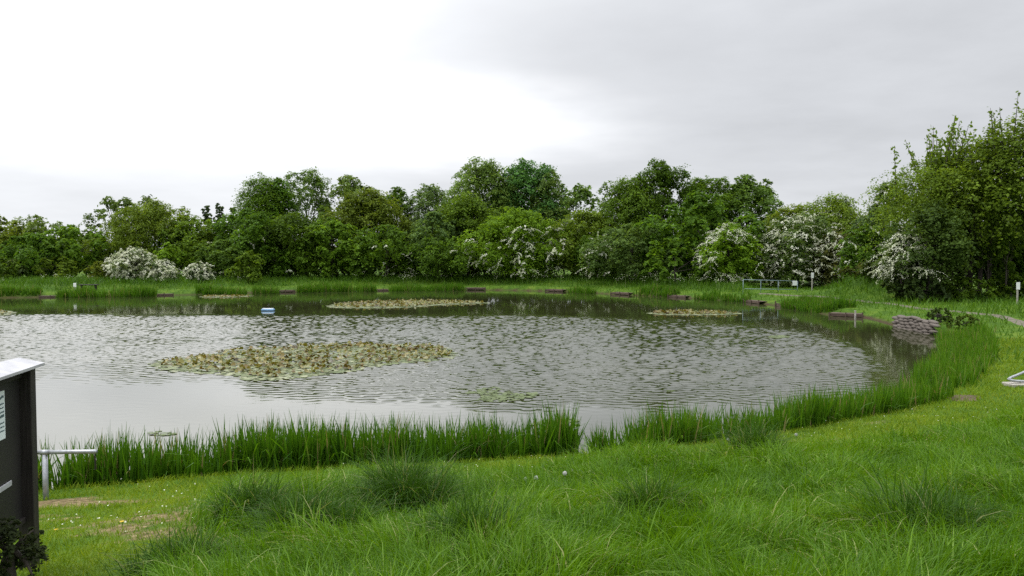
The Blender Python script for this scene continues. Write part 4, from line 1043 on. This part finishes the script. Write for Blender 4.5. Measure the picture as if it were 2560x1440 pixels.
# ------------------------------------------------------------------ noticeboard
def noticeboard():
    Yf = 7.0
    pt = PD(88, 918, Yf); gzv = gz(pt[0], pt[1])
    rz = math.atan2(1.0, -0.19) - math.pi        # local -X runs away from the viewer along the board
    # local frame: +X = towards the viewer along the board, +Y = the face seen
    dx, dy = 0.187, -0.982
    rz = math.atan2(dy, dx)
    o = thing('noticeboard', 'dark timber noticeboard with a pale cap at the left edge', 'noticeboard', (pt[0], pt[1], gzv), rz)
    top = pt[2] - gzv
    L_ = 1.35
    # far post, its right corner at the origin;  +Y local is to the right of the viewer
    for x in (0.06, L_ - 0.06):
        mb = MB(); mb.box((x, -0.06, (top - 0.4) / 2), (0.11, 0.13, top + 0.4), bev=0.006); mb.build('post', M['dark_wood'], o)
    mb = MB(); mb.box((L_ / 2, -0.10, top * 0.62), (L_ - 0.24, 0.03, top * 0.74), bev=0.004); mb.build('panel', M['panel'], o)
    for z in (top * 0.985, top * 0.27):
        mb = MB(); mb.box((L_ / 2, -0.085, z - 0.02), (L_ - 0.235, 0.055, 0.05), bev=0.004); mb.build('frame_rail', M['dark_wood'], o)
    # pitched cap
    mb = MB(); hx = L_ / 2 + 0.06; y0, y1, t = 0.055, -0.36, 0.024
    prof = [(y0, 0.0), (y0, t), ((y0 + y1) / 2, t + 0.05), (y1, t), (y1, 0.0)]
    V = [(L_ / 2 + sx * hx, y, top + 0.008 + z) for sx in (-1, 1) for y, z in prof]
    mb.add(V, [(0, 1, 6, 5), (1, 2, 7, 6), (2, 3, 8, 7), (3, 4, 9, 8), (4, 0, 5, 9), (4, 3, 2, 1, 0), (5, 6, 7, 8, 9)])
    mb.build('cap', M['cap'], o)
    def sheet(x0, x1, z0, z1):
        mb = MB(); mb.box(((x0 + x1) / 2, -0.081, (z0 + z1) / 2), (x1 - x0, 0.004, z1 - z0)); s_ = mb.build('notice', M['paper'], o)
        z = z1 - 0.05; k = 0
        while z > z0 + 0.04:
            xl = x0 + 0.02; xe = x1 - 0.02 - 0.12 * ((k * 7) % 3) / 3; hgt = 0.009 if k % 4 else 0.018
            V, Fc = [], []                                  # one line of hand-size writing as a single ragged ribbon
            while xl < xe:
                V += [(xl, -0.0775, z - hgt * rng.uniform(0.2, 0.9)), (xl, -0.0775, z + hgt * rng.uniform(0.2, 0.9))]; xl += 0.009
            mb = MB(); mb.add(V, [(2 * i, 2 * i + 1, 2 * i + 3, 2 * i + 2) for i in range(len(V) // 2 - 1)])
            mb.build('writing', M['ink'], s_)
            z -= 0.034 if k % 4 else 0.055; k += 1
    sheet(0.43, 0.73, top - 0.53, top - 0.13)
    sheet(0.80, 1.08, top - 0.50, top - 0.12)
    mb = MB(); mb.box((0.62, -0.078, top - 0.93), (0.55, 0.012, 0.045), bev=0.003); mb.build('label_strip', M['cap'], o)
noticeboard()

# ------------------------------------------------------------------ rails and signs
def tube_rail():
    Yd = 12.0
    a, b = PD(60, 1131, Yd), PD(242, 1129, Yd); c = PD(112, 1131, Yd)
    g = gz(c[0], Yd)
    o = thing('handrail', 'galvanised tube handrail beside the noticeboard in front of the reeds', 'handrail', (c[0], Yd, g))
    def lo(p): return np.array(p) - np.array([c[0], Yd, g])
    mb = MB(); mb.tube([lo(a), lo(b) - (0.02, 0, 0), lo(b)], [0.034, 0.034, 0.03], 12); mb.build('top_tube', M['metal'], o, smooth=True)
    mb = MB(); mb.tube([(0, 0.0, -0.3), lo(c) - (0, 0, 0.03)], 0.040, 12); mb.build('post', M['metal'], o, smooth=True)
    mb = MB(); mb.tube([lo(c) + (-0.06, 0, 0), lo(c) + (0.06, 0, 0)], 0.043, 12); mb.build('clamp', M['metal'], o, smooth=True)
    e = lo(b); mb = MB(); mb.tube([e - (0.03, -0.005, 0.03), e - (0.03, -0.005, 0.28)], 0.012, 8); mb.build('end_stay', M['dark_wood'], o)
tube_rail()
def hoop():
    x0, y0, z0 = on_bank(2540, 966)
    o = thing('tube_hoop', 'white tubular hoop standing on a grey slab at the right photo edge', 'hoop', (x0, y0, z0))
    def w(px, py, dy=0): p = PD(px, py, y0 + dy); return p - np.array([x0, y0, z0])
    mb = MB()
    pts = [w(2720, 960), w(2600, 956), w(2540, 952.5), w(2527, 951), w(2521, 948, 0.02), w(2527, 944, 0.06), w(2545, 937, 0.2), w(2575, 924, 0.5), w(2640, 896, 1.1)]
    mb.tube(pts, 0.036, 12); mb.build('tube', M['metal'], o, smooth=True)
    for q in ([w(2640, 960), w(2640, 990)], [w(2640, 899, 1.1), w(2640, 975, 1.1)]):
        mb = MB(); mb.tube(q, 0.036, 10); mb.build('leg', M['metal'], o, smooth=True)
    mb = MB(); mb.box((0.25, 0.05, 0.03), (0.95, 0.5, 0.10), bev=0.015); mb.build('slab', M['stake'], o)
hoop()
def railing():
    Y0 = 74.0
    def at(px, py, Y): return PD(px, py, Y)
    z0 = gz(*at(1925, 735, Y0)[:2])
    base = at(1925, 733, Y0); base[2] = z0
    o = thing('railing', 'pale blue tubular railing with a white plate behind the right bank', 'railing', tuple(base))
    def lo(p): return np.array(p) - base
    tl, tr_ = at(1858, 699, Y0 - 1.0), at(1994, 703, Y0 + 0.5)
    bl, br_ = at(1862, 722, Y0 - 1.0), at(1994, 724, Y0 + 0.5)
    mb = MB(); mb.tube([lo(tl), lo(tr_)], 0.029, 8); mb.build('top_rail', M['rail'], o, smooth=True)
    mb = MB(); mb.tube([lo(bl), lo(br_)], 0.026, 8); mb.build('lower_rail', M['rail'], o, smooth=True)
    for f in (0.0, 0.32, 0.64, 1.0):
        t = lo(tl) * (1 - f) + lo(tr_) * f; mb = MB(); mb.tube([(t[0], t[1], -0.4), (t[0], t[1], t[2] + 0.0)], 0.027, 8); mb.build('post', M['rail'], o, smooth=True)
    c = lo(at(1987, 708, Y0 + 0.3)); mb = MB(); mb.box((c[0], c[1], c[2]), (0.42, 0.03, 0.44), bev=0.01); mb.build('plate', M['white'], o)
railing()
def signpost(px, base_py, top_py, Y, label):
    b = PD(px, base_py, Y); zg = gz(b[0], Y); t = PD(px, top_py, Y)
    h = t[2] - zg
    o = thing('signpost', label, 'signpost', (b[0], Y, zg), group='signposts with a white plate')
    mb = MB(); mb.box((0, 0, h * 0.5 - 0.2), (0.10, 0.08, h + 0.3), bev=0.01); mb.build('post', M['stake'], o)
    mb = MB(); mb.box((0.0, -0.06, h - 0.24), (0.26, 0.02, 0.50), bev=0.008); mb.build('plate', M['white'], o)
    mb = MB(); mb.box((0, -0.02, h - 0.24), (0.16, 0.05, 0.06), bev=0.005); mb.build('bracket', M['stake'], o)
signpost(2030, 727, 682, 75, 'post with a white plate beside the blue railing')
signpost(2543, 758, 706, 55, 'pale post with a white plate before the dark stems at the right edge')
# left far bank: white marker and a dark low bench
p = PD(188, 722, 80); zg = gz(p[0], 80); h = PD(188, 708, 80)[2] - zg
o = thing('marker', 'short white marker on the far left bank beside the dark bench', 'marker', (p[0], 80, zg))
mb = MB(); mb.box((0, 0, h / 2 - 0.2), (0.10, 0.08, h + 0.2), bev=0.01); mb.build('post', M['stake'], o)
mb = MB(); mb.box((0, -0.06, h - 0.18), (0.30, 0.03, 0.40), bev=0.01); mb.build('plate', M['white'], o)
p = PD(222, 722, 81); zg = gz(p[0], 81); h = PD(222, 712, 81)[2] - zg
o = thing('bench', 'low dark bench on the far left bank beside the white marker', 'bench', (p[0], 81, zg))
mb = MB(); mb.box((0, 0, h), (1.9, 0.40, 0.10), bev=0.015); mb.build('seat', M['dark_wood'], o)
for x in (-0.7, 0.7):
    mb = MB(); mb.box((x, 0, h / 2 - 0.1), (0.12, 0.32, h + 0.1), bev=0.01); mb.build('leg', M['dark_wood'], o)

# ------------------------------------------------------------------ blue float
p = P(670, 777)
o = thing('float', 'pale blue plastic float drifting left of the far lily patch', 'float', (p[0], p[1], 0))
mb = MB(); mb.box((0, 0, 0.07), (0.9, 0.45, 0.16), bev=0.06); mb.build('drum', M['blue'], o)
mb = MB(); mb.box((0, 0, 0.165), (0.74, 0.30, 0.035), bev=0.012); mb.build('lid', M['white'], o)
for x in (-0.4, 0.4):
    mb = MB(); mb.tube([(x * 0.8, -0.12, 0.17), (x * 0.8, -0.05, 0.21), (x * 0.8, 0.05, 0.21), (x * 0.8, 0.12, 0.17)], 0.015, 6); mb.build('handle', M['rail'], o)
